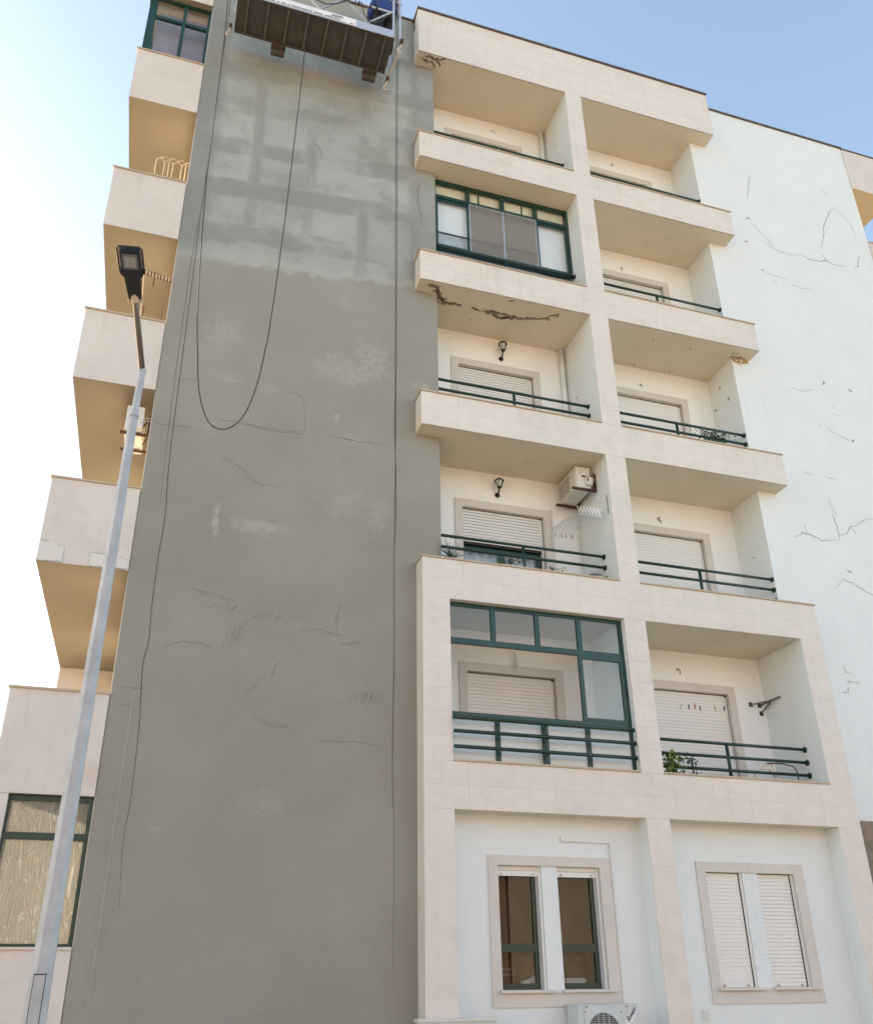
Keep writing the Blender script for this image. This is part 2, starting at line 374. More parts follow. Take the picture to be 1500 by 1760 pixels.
# ---------------------------------------------------------------- houses across the street and next door (unseen, added for bounce light, pane reflections and lamp post shade)
def house(name, label, x0, x1, y0, y1, h, m, wins, facing):
    t = thing(name, label, 'house', ((x0 + x1) / 2, (y0 + y1) / 2, 0)); L0 = t.location
    def w(n_, mb, mm): return obj(n_, off(mb, L0), mm, t)
    w('wall', MB().box(x0, x1, y0, y1, 0, h), m)
    rid = h + 1.6; ym = (y0 + y1) / 2; e = .35
    rf = w('roof', MB().prism([(y0 - e, h + .01), (y1 + e, h + .01), (ym, rid)], x0 - e, x1 + e, 'x'), 'rooftile')
    yw = y1 if facing > 0 else y0
    for i in range(wins):
        for j in range(int(h // 2.9)):
            cx = x0 + (x1 - x0) * (i + .5) / wins; cz = 1.5 + j * 2.9
            f = w('window', MB().box(cx - .65, cx + .65, min(yw, yw + facing * .06), max(yw, yw + facing * .06), cz - .75, cz + .75), 'surround')
            o = obj('pane', off(MB().box(cx - .55, cx + .55, min(yw + facing * .061, yw + facing * .08), max(yw + facing * .061, yw + facing * .08), cz - .65, cz + .65), L0), 'black', f)
    return t
house('terraced_house', 'ochre house across the street reflected in the ground floor panes', -34, -12, -34, -26, 9.2, 'ochre', 7, 1)
house('terraced_house', 'brown house across the street directly behind the viewer', -11.8, 12, -34, -26, 8.8, 'brownwall', 8, 1)
house('terraced_house', 'sand coloured house across the street furthest right', 12.2, 38, -34, -26, 9.6, 'sandwall', 8, 1)
house('shading_house', 'unseen neighbouring house added to shade the street lamp', -24, -14.5, 2.2, 8.2, 9.4, 'sandwall', 3, -1)
# ================================================================ the apartment building
A = thing('apartment_building', 'six storey apartment block with cream balconies and a half rendered grey end wall', 'building')
# --- the grey rendered bay
box('grey_wall', GX, XI, GY, 1.3, 0, 19.24, 'grey', A, label='grey cement wall, smooth below and patchy above')
box('corner_wall', GX - .012, GX + .3, GY + .03, 1.31, 0, 19.24, 'plaster', A)
# --- white wall to the right
box('white_wall', Q, WX, WY, 1.3, 0, 19.25, 'white', A, label='cracked white rendered wall')
rear = MB().box(GX, WX, 2.6, 10, 0, 19.2)
rear.box(GX, WX, 1.32, 2.6, 18.2, 19.2)
obj('rear_wall', rear, 'plaster', A)
# --- floor slabs of the two bays (soffits) and recess walls
doorsL = {1: (5.845, None), 2: (8.662, 7.885), 3: (11.553, None), 4: (14.485, 14.2), 5: (17.42, None)}
doorsR = {1: (5.845, None), 2: (8.683, None), 3: (11.587, None), 4: (14.50, None), 5: (17.418, None)}
OL, OR = (1.025, 2.469), (4.11, 5.553)
for k in range(1, 7):
    x0 = 0.004 if k in (6, 5, 4, 3) else .40
    if k >= 3:
        pts = [(x0, .02), (R - .004, .02), (R - .004, WY), (Q, WY), (Q, 1.3), (XI, 1.3), (XI, GY), (x0, GY)]
    else:
        pts = [(.399, .02), (Q - .004, .02), (Q - .004, 1.3), (.399, 1.3)]
        if k == 1: pts = [(.399, .02), (Q - .004, .02), (Q - .004, GR), (.399, GR)]
    obj('balcony_slab', MB().prism(pts, B[k], B[k] + .158), 'soffit', A)
rw = MB()
for k in range(1, 6):
    z0, z1 = (B[k] + .158, B[k + 1])
    if k == 1: z0 = B[1] + .158
    holes = [(OL[0] - .05, OL[1] + .05, z0 + .05, doorsL[k][0] - .08), (OR[0] - .05, OR[1] + .05, z0 + .05, doorsR[k][0] - .08)]
    xa = XI if k > 1 else .399
    w = wall_with_holes(MB(), xa, P0 + .02, z0, z1, RY, 1.3, holes[:1]); wall_with_holes(w, P1 - .02, Q - .002, z0, z1, RY, 1.3, holes[1:])
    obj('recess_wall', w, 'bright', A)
# ground floor infill wall
WL = [(1.057, 1.660, 1.375, 2.85), (1.885, 2.492, 1.375, 2.85)]; WR = [(4.102, 4.695, 1.375, 2.84), (4.932, 5.535, 1.375, 2.84)]
ex = lambda H: [(H[0][0] - .04, H[0][1], H[0][2] - .03, H[0][3] + .04), (H[1][0], H[1][1] + .04, H[1][2] - .03, H[1][3] + .04)]
w = wall_with_holes(MB(), .399, 3.125, 0, B[1], GR, .62, ex(WL)); wall_with_holes(w, 3.125, Q - .004, 0, B[1], GR, .62, ex(WR))
obj('ground_floor_wall', w, 'white', A)
# rooms behind the two ground floor windows
obj('brown_reflection_sheet', MB().box(.95, 2.9, .66, .68, 1.86, 2.95), 'brownreflection', A)  # brown sheet standing in for blurred reflections in the panes
rm = MB().box(.6, 3.0, 1.9, 2.0, 1.0, 3.4).box(.6, 3.0, .63, 1.9, .9, 1.0).box(.5, .6, .63, 2, 1, 3.4).box(3.0, 3.1, .63, 2, 1, 3.4).box(.6, 3., .63, 2., 3.4, 3.45)
obj('room_interior', rm, 'room', A)
# --- pillars (white rendered core, stone tiles on the front)
box('central_pillar', P0, P1, .02, 1.12, 0, 18.0, 'white', A)
lp = box('left_pilaster', .002, .397, .005, GY - .002, 0, B[2] - .002, 'stone', A)
rpil = box('right_pilaster', Q, R - .002, .005, WY, 0, B[2] - .002, 'stone', A)
obj('reveal', MB().box(Q - .003, Q - .0005, .001, WY, .1, B[1] - .001).box(Q - .003, Q - .0005, .001, WY + .02, T[1] + .03, B[2] - .001), 'white', A)
# --- tiled bands
def tiles(parent, x0, x1, z0, z1, nw, nh, gap=.0016):
    cw = (x1 - x0) / nw; ch = (z1 - z0) / nh
    for j in range(nh):
        for i in range(nw):
            d = random.uniform(-.0006, .0006)
            unit_box('stone_tile', 'stone', x0 + i * cw + gap / 2, x0 + (i + 1) * cw - gap / 2, d, .0048, z0 + j * ch + gap / 2, z0 + (j + 1) * ch - gap / 2, parent)
for k in range(1, 7):
    x1 = R; nh = 2
    m = MB()
    if k == 1: m.box(.40, Q - .003, .005, .30, B[k] + .1585, T[k])
    elif k == 2: m.box(.002, R - .002, .005, .24, B[k] + .1585, T[k]).box(.002, .398, .005, GY - .001, B[k], B[k] + .158).box(Q, R - .002, .005, WY - .001, B[k], B[k] + .158).box(.002, XI - .002, .24, GY - .001, B[k] + .1585, T[k]).box(Q + .002, R - .002, .24, WY - .001, B[k] + .1585, T[k])
    else:
        m.box(.002, R - .002, .005, .24, B[k] + .1585, T[k])
        m.box(.002, XI - .002, .24, GY - .001, B[k] + .1585, T[k]).box(Q + .002, R - .002, .24, WY - .001, B[k] + .1585, T[k])
        if k == 6: m.box(.002, R - .002, .24, 1.2, 18.9, T[k] - .002)
    par = obj('balcony_band', m, 'stone', A)
    if k == 1: tiles(par, .0, R, B[1], T[1], 11, 2)
    elif k == 6: tiles(par, .0, R, B[6], T[6], 11, 4)
    else: tiles(par, .0, R, B[k], T[k], 11, 2)
    # copings
    if k == 1:
        c = MB().box(.40, P0 - .002, -.018, .28, T[1] + .001, T[1] + .026).box(P1 + .002, Q - .01, -.018, .28, T[1] + .001, T[1] + .026)
        obj('coping', c, 'coping', par)
    elif k == 6:
        obj('roof_flashing', MB().box(-.03, R + .012, -.03, 1.2, T[6] + .001, T[6] + .04), 'flash', par)
    else:
        c = MB().box(-.02, P0 - .002, -.020, .26, T[k] + .001, T[k] + .024).box(P1 + .002, R + .012, -.020, .26, T[k] + .001, T[k] + .024)
        c.box(-.02, XI - .004, .26, GY - .002, T[k] + .001, T[k] + .024)
        obj('coping', c, 'coping', par)
# pilaster tiles
def column(par, x0, x1, z0, z1):
    n = round((z1 - z0) / .305)
    tiles(par, x0, x1, z0, z1, 1, n)
cp = [o for o in COL.objects if o.name == 'central_pillar'][0]
obj('pillar_face', MB().box(P0 + .001, P1 - .001, .005, .0195, .1, 17.94), 'stone', cp)
for k in range(1, 6): column(cp, P0, P1, T[k], B[k + 1])
column(cp, P0, P1, .1, B[1])
column(lp, 0, .399, .1, B[1]); column(lp, 0, .399, T[1], B[2])
column(rpil, Q, R, .1, B[1]); column(rpil, Q, R, T[1], B[2])
# roof flashings
box('roof_flashing', XI - 4.3, XI - .02, GY - .03, 1.3, 19.241, 19.275, 'flash', A)
box('roof_flashing', R + .02, WX + .015, WY - .03, 1.3, 19.251, 19.29, 'flash', A)
# brown stone base beside the right pilaster
for i in range(6):
    for j in range(6):
        unit_box('base_cladding', 'cladd', R + .01 + i * .64, R + .644 + i * .64, WY - .035, WY + .01, .1 + j * .59, .1 + (j + 1) * .59 - .006, A)

# --- balcony doors -------------------------------------------------------
def slats(par, x0, x1, ztop, zbot, y, pitch=.054, gap=.006, vis=0.):
    z = ztop; lo = MB()
    while z - pitch > zbot:
        if z - pitch > vis: unit_box('shutter_slat', 'slat', x0, x1, y, y + .012, z - pitch + gap, z, par)
        else: lo.box(x0, x1, y, y + .012, z - pitch + gap, z)
        z -= pitch
    if lo.v: obj('lower_shutter', lo, 'slat', par, kind='stuff')
    obj('shutter_backing', MB().box(x0, x1, y + .013, y + .02, zbot, ztop), 'dark' if gap > .008 else 'slat', par)
    return z
def door(k, side, top, shut, gap, vis):
    fl = B[k] + .158; o0, o1 = OL if side == 'L' else OR; otop = top - .135
    s = .13
    fr = MB().box(o0 - s, o0, RY - .022, RY + .1, fl, top).box(o1, o1 + s, RY - .022, RY + .1, fl, top).box(o0, o1, RY - .022, RY + .1, otop, top)
    d = obj('balcony_door', fr, 'surround', A)
    obj('shutter_guide', MB().box(o1 - .012, o1 - .001, RY + .055, RY + .12, fl, otop - .001).box(o0 + .001, o1 - .013, RY + .055, RY + .12, otop - .010, otop - .001), 'dark', d)
    obj('guide_edge', MB().box(o1 - .038, o1 - .013, RY + .05, RY + .1, fl, otop - .03), 'slat', d)
    zb = fl + .05 if shut is None else shut
    slats(d, o0 + .002, o1 - .04, otop - .012, zb, RY + .06, gap=gap, vis=vis)
    if shut is not None:
        gx0, gx1 = o0 + .01, o1 - .045; mx = (gx0 + gx1) / 2
        fr = MB()
        for a, b in ((gx0, gx0 + .05), (mx - .05, mx + .05), (gx1 - .06, gx1)): fr.box(a, b, RY + .12, RY + .16, fl + .05, shut + .3)
        fr.box(gx0 + .051, mx - .051, RY + .121, RY + .159, shut - .07, shut + .25).box(mx + .051, gx1 - .061, RY + .121, RY + .159, shut - .07, shut + .25)
        obj('sash_frame', fr, 'green', d)
        for a, b in ((gx0 + .05, mx - .05), (mx + .05, gx1 - .06)): obj('door_pane', MB().box(a, b, RY + .138, RY + .143, fl + .05, shut), 'glass', d)
        cu = MB(); n = 40
        for i in range(n):
            xa = gx0 + (gx1 - gx0) * i / n; xb = gx0 + (gx1 - gx0) * (i + 1) / n
            ya = RY + .24 + .03 * math.sin(i * 1.3); yb = RY + .24 + .03 * math.sin((i + 1) * 1.3)
            kk = len(cu.v); cu.v += [(xa, ya, fl), (xb, yb, fl), (xb, yb, shut + .2), (xa, ya, shut + .2)]; cu.f.append((kk, kk + 1, kk + 2, kk + 3))
        obj('curtain', cu, 'curtain', d)
    return d
gapL = {1: .004, 2: .011, 3: .011, 4: .008, 5: .009}; gapR = {1: .004, 2: .005, 3: .003, 4: .011, 5: .009}
visL = {1: 4.65, 2: 7.8, 3: 10.3, 4: 13.6, 5: 17.0}; visR = {1: 4.2, 2: 7.3, 3: 10.2, 4: 13.8, 5: 17.0}
for k in range(1, 6):
    door(k, 'L', doorsL[k][0], {2: 7.885, 4: 14.1}.get(k), gapL[k], visL[k])
    door(k, 'R', doorsR[k][0], None, gapR[k], visR[k])

# --- railings ------------------------------------------------------------
def railing(x0, x1, zs, y, post, zp0, flange=True):
    r = obj('railing', MB().tube([(post, y, zp0), (post, y, zs[0] - .01)], .026, 8), 'green', A, True)
    for z in zs:
        b = MB().tube([(x0, y, z), (x1, y, z)], .024, 8)
        if flange: b.tube([(x1 - .02, y, z), (x1 - .002, y, z)], .045, 10)
        obj('rail', b, 'green', r, True)
    return r
for k in range(2, 6):
    z = T[k]; railing(XI + .0, P0, (z + .575, z + .385, z + .195), .37, XI + 1.35 + .0, z + .0)
    if k == 4: continue
for k in range(1, 6):
    z = T[k]; railing(P1, Q, (z + .595, z + .395, z + .20) if k == 1 else (z + .575, z + .385, z + .195), .37, 4.84, z + .0)

# --- enclosed balcony, fifth row from the ground (level 4, left bay) -------
def frame_piece(mb, x0, x1, z0, z1, y, d=.05): mb.box(x0, x1, y, y + d, z0, z1)
def pane(par, x0, x1, z0, z1, y, m='glass', name='window_pane'): obj(name, MB().box(x0, x1, y, y + .005, z0, z1), m, par)
y = .42
f = MB()
zt, zb, ztr = 15.043, 13.36, 14.63
for a, b in ((XI + .01, XI + .05), (P0 - .05, P0 - .002)): frame_piece(f, a, b, zb, zt, y)
frame_piece(f, XI + .051, P0 - .051, zt - .07, zt, y)
frame_piece(f, XI + .051, P0 - .051, ztr - .04, ztr + .03, y - .005)
frame_piece(f, XI + .051, P0 - .051, zb - .03, zb + .07, y - .005)
for xm in (1.07, 1.76, 2.44): frame_piece(f, xm - .04, xm + .04, ztr + .031, zt - .071, y)
E4 = obj('balcony_glazing', f, 'greenlt', A)
for a, b in ((XI + .05, 1.03), (1.11, 1.72), (1.80, 2.40), (2.48, P0 - .05)): pane(E4, a, b, ztr + .031, zt - .071, y + .02)
for i, (a, b) in enumerate(((XI + .055, 1.08), (1.085, 1.755), (1.76, 2.435), (2.44, P0 - .055))):
    yy = y + (.012 if i in (0, 3) else -.012)
    s = MB()
    if i in (0, 3): s.box(a, a + .035, yy, yy + .03, zb + .071, ztr - .041).box(b - .035, b, yy, yy + .03, zb + .071, ztr - .041).box(a + .036, b - .036, yy + .001, yy + .029, zb + .071, zb + .11).box(a + .036, b - .036, yy + .001, yy + .029, ztr - .08, ztr - .041)
    else: s.box(a, a + .016, yy, yy + .02, zb + .071, ztr - .041).box(b - .016, b, yy, yy + .02, zb + .071, ztr - .041).box(a + .017, b - .017, yy + .001, yy + .019, zb + .071, zb + .09).box(a + .017, b - .017, yy + .001, yy + .019, ztr - .06, ztr - .041)
    obj('sliding_sash', s, 'greenlt' if i in (0, 3) else 'alu', E4)
    pane(E4, a + .034, b - .034, zb + .10, ztr - .06, yy + .014)
scr = glass_mat('insect_mesh', (.80, .78, .75), .0); g_ = G(scr)
for nd in list(scr.node_tree.nodes):
    if nd.type == 'BSDF_GLOSSY':
        df = scr.node_tree.nodes.new('ShaderNodeBsdfDiffuse'); df.inputs[0].default_value = (.42, .40, .37, 1)
        mxn = [q for q in scr.node_tree.nodes if q.type == 'MIX_SHADER'][0]
        for lk in list(mxn.inputs[0].links): scr.node_tree.links.remove(lk)
        mxn.inputs[0].default_value = .30; scr.node_tree.links.new(df.outputs[0], mxn.inputs[2])
for a, b in ((1.102, 1.738), (1.777, 2.418)): obj('insect_screen', MB().box(a, b, y - .03, y - .028, zb + .08, ztr - .05), scr, E4)
for a, b in ((XI + .06, 1.30), (1.335, 2.18), (2.215, P0 - .06)): obj('roller_blind', MB().box(a, b, y + .09, y + .094, ztr - .0, zt - .05), 'blind_cream', E4)
for a, b in ((XI + .06, 1.20), (1.205, 2.52), (2.525, P0 - .06)): obj('roller_blind', MB().box(a, b, y + .10, y + .104, 13.86 if a < 2.5 else 13.40, ztr - .001), 'blind_white', E4)
obj('lower_curtain', MB().box(XI + .06, 2.9, y + .14, y + .15, 13.2, 13.859), 'curtain', E4)
# --- enclosed balcony level 1, left bay -----------------------------------
y = .10
f = MB(); x0, x1 = .402, 3.122; zt, ztr = B[2] - .002, 5.80
f.box(x0, x0 + .018, y, y + .05, T[1] + .03, zt).box(x1 - .05, x1, y, y + .05, T[1] + .03, zt)
f.box(x0 + .019, x1 - .051, y, y + .05, zt - .05, zt).box(x0 + .019, x1 - .051, y - .004, y + .05, ztr - .05, ztr + .03)
f.box(x0 + .019, x1 - .051, y - .004, y + .05, 4.68, 4.775)
for xm in (1.075, 1.755, 2.42): f.box(xm - .035, xm + .035, y, y + .05, ztr + .031, zt - .051)
for xm in (1.075, 1.755, 2.42): f.box(xm - .035, xm + .035, y, y + .05, T[1] + .03, 4.679)
E1 = obj('balcony_glazing', f, 'greenlt', A)
for a, b in ((x0 + .02, 1.04), (1.11, 1.72), (1.79, 2.385), (2.455, x1 - .05)):
    pane(E1, a, b, ztr + .031, zt - .051, y + .02); pane(E1, a, b, T[1] + .03, 4.679, y + .02, 'frost', 'lower_panel')
s = MB(); a, b = 2.40, 3.03; yy = y + .005
s.box(a - .03, a + .03, yy - .012, yy + .03, 4.776, ztr - .051).box(b, b + .05, yy - .012, yy + .03, 4.776, ztr - .051).box(a + .031, b - .001, yy - .011, yy + .029, 4.776, 4.83).box(a + .031, b - .001, yy - .011, yy + .029, ztr - .1, ztr - .051)
obj('sliding_sash', s, 'greenlt', E1)
pane(E1, a + .03, b, 4.83, ztr - .1, yy + .01)
obj('sash_handle', MB().box(b + .055, b + .07, yy - .02, yy, 5.2, 5.3), 'black', E1)
r1 = obj('railing', MB().box(1.725, 1.765, -.012, .012, T[1] + .03, 4.66), 'green', A)
for z, xe in ((4.66, 3.065), (4.475, 3.075), (4.27, 3.065)):
    obj('rail', MB().tube([(.405, -.035, z), (xe, -.035, z)], .026, 8).tube([(xe - .03, -.035, z), (xe, -.035, z)], .034, 8), 'green', r1, True)

# --- ground floor windows ---------------------------------------------------
def gwindow(x0, x1, zb, zt, holes, closed):
    s = MB().box(x0, holes[0][0], GR - .02, GR + .1, holes[0][2] - .0, zt).box(holes[1][1], x1, GR - .02, GR + .1, holes[0][2] - .0, zt)
    s.box(holes[0][0], holes[0][1], GR - .02, GR + .1, holes[0][3], zt).box(holes[1][0], holes[1][1], GR - .02, GR + .1, holes[0][3], zt)
    s.box(holes[0][1] , holes[1][0], GR - .02, GR + .02, holes[0][3], zt).box(x0, x1, GR - .02, GR + .1, zb, holes[0][2] - .001)
    w = obj('window', s, 'surround', A)
    for n_, h in enumerate(holes):
        obj('window_sill', MB().box(h[0] - .04, h[1] + .09, GR - .075, GR + .12, h[2] - .001, h[2] + .03), 'surround', w)
        gx = h[1] - .03
        obj('shutter_guide', MB().box(gx - .0, h[1] - .001, GR + .03, GR + .09, h[2] + .03, h[3] - .001), 'slat', w)
        if closed:
            slats(w, h[0] + .002, gx - .014, h[3] - .012, h[2] + .03, GR + .05, pitch=.049, gap=.008 if n_ else .0025, vis=h[2] + .05 + .0)
            obj('shadow_gap', MB().box(gx - .014, gx - .001, GR + .045, GR + .08, h[2] + .03, h[3] - .001), 'dark', w)
            obj('shutter_knob', MB().tube([(h[0] + .1, GR + .02, h[2] + .055), (h[0] + .1, GR + .05, h[2] + .055)], .012, 8).tube([(gx - .1, GR + .02, h[2] + .055), (gx - .1, GR + .05, h[2] + .055)], .012, 8), 'coping', w)
        else:
            unit_box('shutter_slat', 'slat', h[0] + .002, gx - .001, GR + .05, GR + .066, h[3] - .055, h[3] - .003, w)
            unit_box('shutter_slat', 'slat', h[0] + .002, gx - .001, GR + .045, GR + .066, h[3] - .125, h[3] - .06, w)
            obj('shutter_knob', MB().tube([(h[0] + .07, GR + .03, h[3] - .1), (h[0] + .07, GR + .05, h[3] - .1)], .012, 8).tube([(gx - .07, GR + .03, h[3] - .1), (gx - .07, GR + .05, h[3] - .1)], .012, 8), 'coping', w)
            a, b = h[0] + .001, gx - .002; y0 = GR + .10
            fr = MB().box(a, a + .012, y0, y0 + .05, h[2] + .031, h[3] - .001).box(b - .07, b, y0, y0 + .05, h[2] + .031, h[3] - .001)
            fr.box(a + .013, b - .071, y0, y0 + .05, h[2] + .031, h[2] + .10).box(a + .013, b - .071, y0 - .003, y0 + .05, 1.83, 1.925).box(a + .013, b - .071, y0, y0 + .05, h[3] - .03, h[3] - .001)
            obj('sash_frame', fr, 'green', w)
            pane(w, a + .012, b - .07, h[2] + .10, 1.83, y0 + .02, 'glassd'); pane(w, a + .012, b - .07, 1.925, h[3] - .03, y0 + .02, 'glassd')
            obj('guide_rail', MB().box(b - .022, b - .008, y0 - .03, y0 - .001, h[2] + .031, h[3] - .13), 'alu', w)
    return w
gwindow(.925, 2.653, 1.216, 2.971, WL, False)
gwindow(3.964, 5.696, 1.216, 2.971, WR, True)
# conduit, vent, downpipes
obj('conduit', MB().tube([(1.958, GR - .012, 3.225), (1.965, GR - .012, 3.17), (2.672, GR - .012, 3.165), (2.668, GR - .012, 1.2)], .011, 6), 'acwhite', A)
v = MB().box(3.77, 3.89, GR - .006, GR, 1.02, 1.16)
vo = obj('wall_vent', v, 'white', A)
for i in range(5): unit_box('vent_slat', 'acwhite', 3.785, 3.875, GR - .016, GR - .007, 1.035 + i * .024, 1.047 + i * .024, vo)
for k in (5, 3):
    obj('downpipe', MB().tube([(3.05, 1.04, B[k] + .16), (3.05, 1.04, B[k + 1] - .001)], .05, 12).tube([(3.05, 1.04, B[k + 1] - .45), (3.05, 1.04, B[k + 1] - .40)], .06, 12), 'white', A, True)

# --- corner balconies on the left end and right end ------------------------------
def corner(k, x0, x1, left):
    bb, bt = B[k], (B[k] + 1.22 if k < 6 else 19.2)
    m = MB().box(x0, x1, .29, .42, bb, bt)
    if left: m.box(x0, x0 + .13, .4205, 4.7, bb, bt)
    else: m.box(x1 - .13, x1, .4205, 4.7, bb, bt)
    c = obj('corner_balcony', m, 'cream', A)
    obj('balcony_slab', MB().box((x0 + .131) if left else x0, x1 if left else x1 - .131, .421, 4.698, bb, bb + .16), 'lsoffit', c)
    obj('soffit_coat', MB().box(x0 + .002, x1 - .002, .292, 4.698, bb - .003, bb - .0005), 'lsoffit' if left else 'bouncesoffit', c)
    e0, e1 = (x0 - .02, x1 - .0) if left else (x0, x1 + .02)
    cc = MB().box(e0, e1, .27, .44, bt + .001, bt + .028)
    if left: cc.box(e0, e0 + .17, .4401, 4.7, bt + .001, bt + .028)
    else: cc.box(e1 - .17, e1, .4401, 4.7, bt + .001, bt + .028)
    obj('coping', cc, 'coping' if k < 6 else 'flash', c)
    if k == 6: obj('roof_slab', MB().box(x0 + .14, x1, .43, 4.69, 18.9, 19.1), 'cream', c)
    return c
CB = {}
for k in range(1, 7):
    CB[k] = corner(k, BX, GX - .013, True); corner(k, WX + .001, RX, False)
# patches and cracks on the second lowest corner balcony
pc = CB[2]
def poly_patch(par, pts, y, d, m, name='plaster_patch'):
    pts = [(a + random.uniform(-.004, .004), b + random.uniform(-.004, .004)) for a, b in pts]
    return obj(name, MB().prism(pts, y - d, y, 'y'), m, par)
poly_patch(pc, [(-5.027, 6.366), (-4.95, 6.37), (-4.86, 6.36), (-4.718, 6.367), (-4.72, 6.595), (-4.80, 6.60), (-4.90, 6.645), (-5.024, 6.650)], .29, .006, 'plaster')
poly_patch(pc, [(-4.40, 6.367), (-4.2, 6.366), (-4.0, 6.38), (-3.93, 6.366), (-3.91, 6.50), (-4.046, 6.54), (-4.2, 6.55), (-4.40, 6.553)], .29, .006, 'plaster')
cr = MB()
ribbon(cr, [(-5.024, 6.652), (-4.931, 6.655), (-4.85, 6.612), (-4.72, 6.60), (-4.715, 6.37)], .014, .29, .1)
ribbon(cr, [(-4.40, 6.37), (-4.403, 6.557), (-4.2, 6.556), (-4.046, 6.545), (-3.91, 6.505)], .013, .29, .1)
ribbon(cr, [(-5.02, 6.375), (-4.9, 6.372), (-4.72, 6.368)], .022, .284, .3); ribbon(cr, [(-4.4, 6.372), (-4.1, 6.37), (-3.92, 6.385)], .022, .284, .3)
obj('crack', cr, 'crack', pc, kind='stuff')
# back wall of the corner, ground parapet, pillar beside the privacy glass
box('rear_corner_wall', BX, GX - .02, 4.7, 9.9, 0, 19.1, 'cream', A)
box('rear_corner_wall', WX + .001, RX, 4.7, 9.9, 0, 19.1, 'cream', A)
box('ground_parapet', BX, GX - .013, .29, .42, 0, 1.845, 'cream', A)
box('side_parapet', BX, BX + .13, .421, 4.69, 0, 1.845, 'cream', A)
box('window_sill', BX - .01, GX - .013, .262, .44, 1.846, 1.872, 'surround', A)
box('corner_pillar', BX, -4.825, .292, .42, 1.873, B[1] - .004, 'cream', A)
y = .36; xa, xb = -4.822, GX - .014
f = MB().box(xa, xa + .02, y, y + .05, 1.874, 3.47).box(xb - .045, xb, y, y + .05, 1.874, 3.47)
f.box(xa + .021, xb - .046, y, y + .05, 1.874, 1.905).box(xa + .021, xb - .046, y, y + .05, 3.41, 3.47).box(xa + .021, xb - .046, y - .003, y + .05, 2.985, 3.06)
pg = obj('privacy_window', f, 'greenlt', A)
pane(pg, xa + .02, xb - .045, 1.905, 2.985, y + .02, 'textured'); pane(pg, xa + .02, xb - .045, 3.06, 3.41, y + .02, 'textured')
# window enclosing the top left corner balcony
y = .40; xa, xb = -4.95, GX - .016
zb5 = B[5] + 1.25; zt5 = B[6] - .004; zm = 17.40
f = MB().box(xa, xa + .09, y, y + .05, zb5, zt5).box(xb - .05, xb, y, y + .05, zb5, zt5).box(xa + .091, xb - .051, y, y + .05, zb5, zb5 + .05).box(xa + .091, xb - .051, y, y + .05, zt5 - .05, zt5)
f.box(xa + .091, xb - .051, y - .003, y + .05, zm - .035, zm + .035).box(-4.40, -4.34, y, y + .05, zb5 + .051, zm - .036).box(-4.40, -4.34, y, y + .05, zm + .036, zt5 - .051)
cw = obj('corner_window', f, 'greenlt', A)
for a, b in ((xa + .09, -4.40), (-4.34, xb - .05)):
    pane(cw, a, b, zb5 + .05, zm - .035, y + .02); pane(cw, a, b, zm + .035, zt5 - .05, y + .02)
f = MB()
for i in range(5): f.box(xa - .045, xa - .005, .42 + i * 1.05, .48 + i * 1.05, zb5, zt5)
f.box(xa - .044, xa - .006, .481, 4.6, zb5, zb5 + .05).box(xa - .044, xa - .006, .481, 4.6, zm - .03, zm + .03).box(xa - .044, xa - .006, .481, 4.6, zt5 - .05, zt5)
obj('side_frame', f, 'greenlt', cw)
obj('interior_blind', MB().box(xa + .1, xb - .02, .62, .63, zb5, zt5 - .1), mat('lilac_blind', (.30, .27, .33), .9, var=.12, scale=5), cw)

# --- damage on the walls ----------------------------------------------------------
white_wall = [o for o in COL.objects if o.name == 'white_wall'][0]; grey_wall = [o for o in COL.objects if o.name == 'grey_wall'][0]
dark = [[(7.666, 17.415), (7.60, 17.2), (7.569, 17.065), (7.467, 16.685)],
        [(8.502, 15.40), (8.756, 15.30), (9.0, 15.31), (9.15, 15.38), (9.22, 15.386), (9.405, 15.33), (9.634, 15.344)],
        [(9.178, 15.381), (9.13, 15.55)], [(9.15, 15.72), (9.196, 15.85), (9.24, 16.0), (9.30, 16.136), (9.36, 16.4), (9.50, 16.68), (9.65, 16.95), (9.843, 17.156)],
        [(10.173, 15.80), (10.06, 15.62), (10.028, 15.453), (9.92, 15.39)],
        [(6.849, 8.424), (6.93, 8.45), (7.017, 8.528), (7.248, 8.481), (7.402, 8.412), (7.60, 8.45), (7.769, 8.48)],
        [(7.77, 9.0), (7.81, 8.75), (7.798, 8.49)], [(7.80, 8.60), (7.93, 8.61), (8.003, 8.648), (8.10, 8.80), (8.25, 8.84), (8.383, 8.939), (8.533, 9.021), (8.70, 9.029)],
        [(7.668, 7.721), (7.80, 7.67), (7.915, 7.642), (8.10, 7.53), (8.30, 7.47)],
        [(7.265, 6.10), (7.291, 6.011), (7.40, 5.975)], [(7.287, 5.863), (7.31, 5.81)], [(7.29, 5.86), (7.42, 5.845), (7.518, 5.82)], [(7.144, 5.656), (7.259, 5.666), (7.275, 5.746)]]
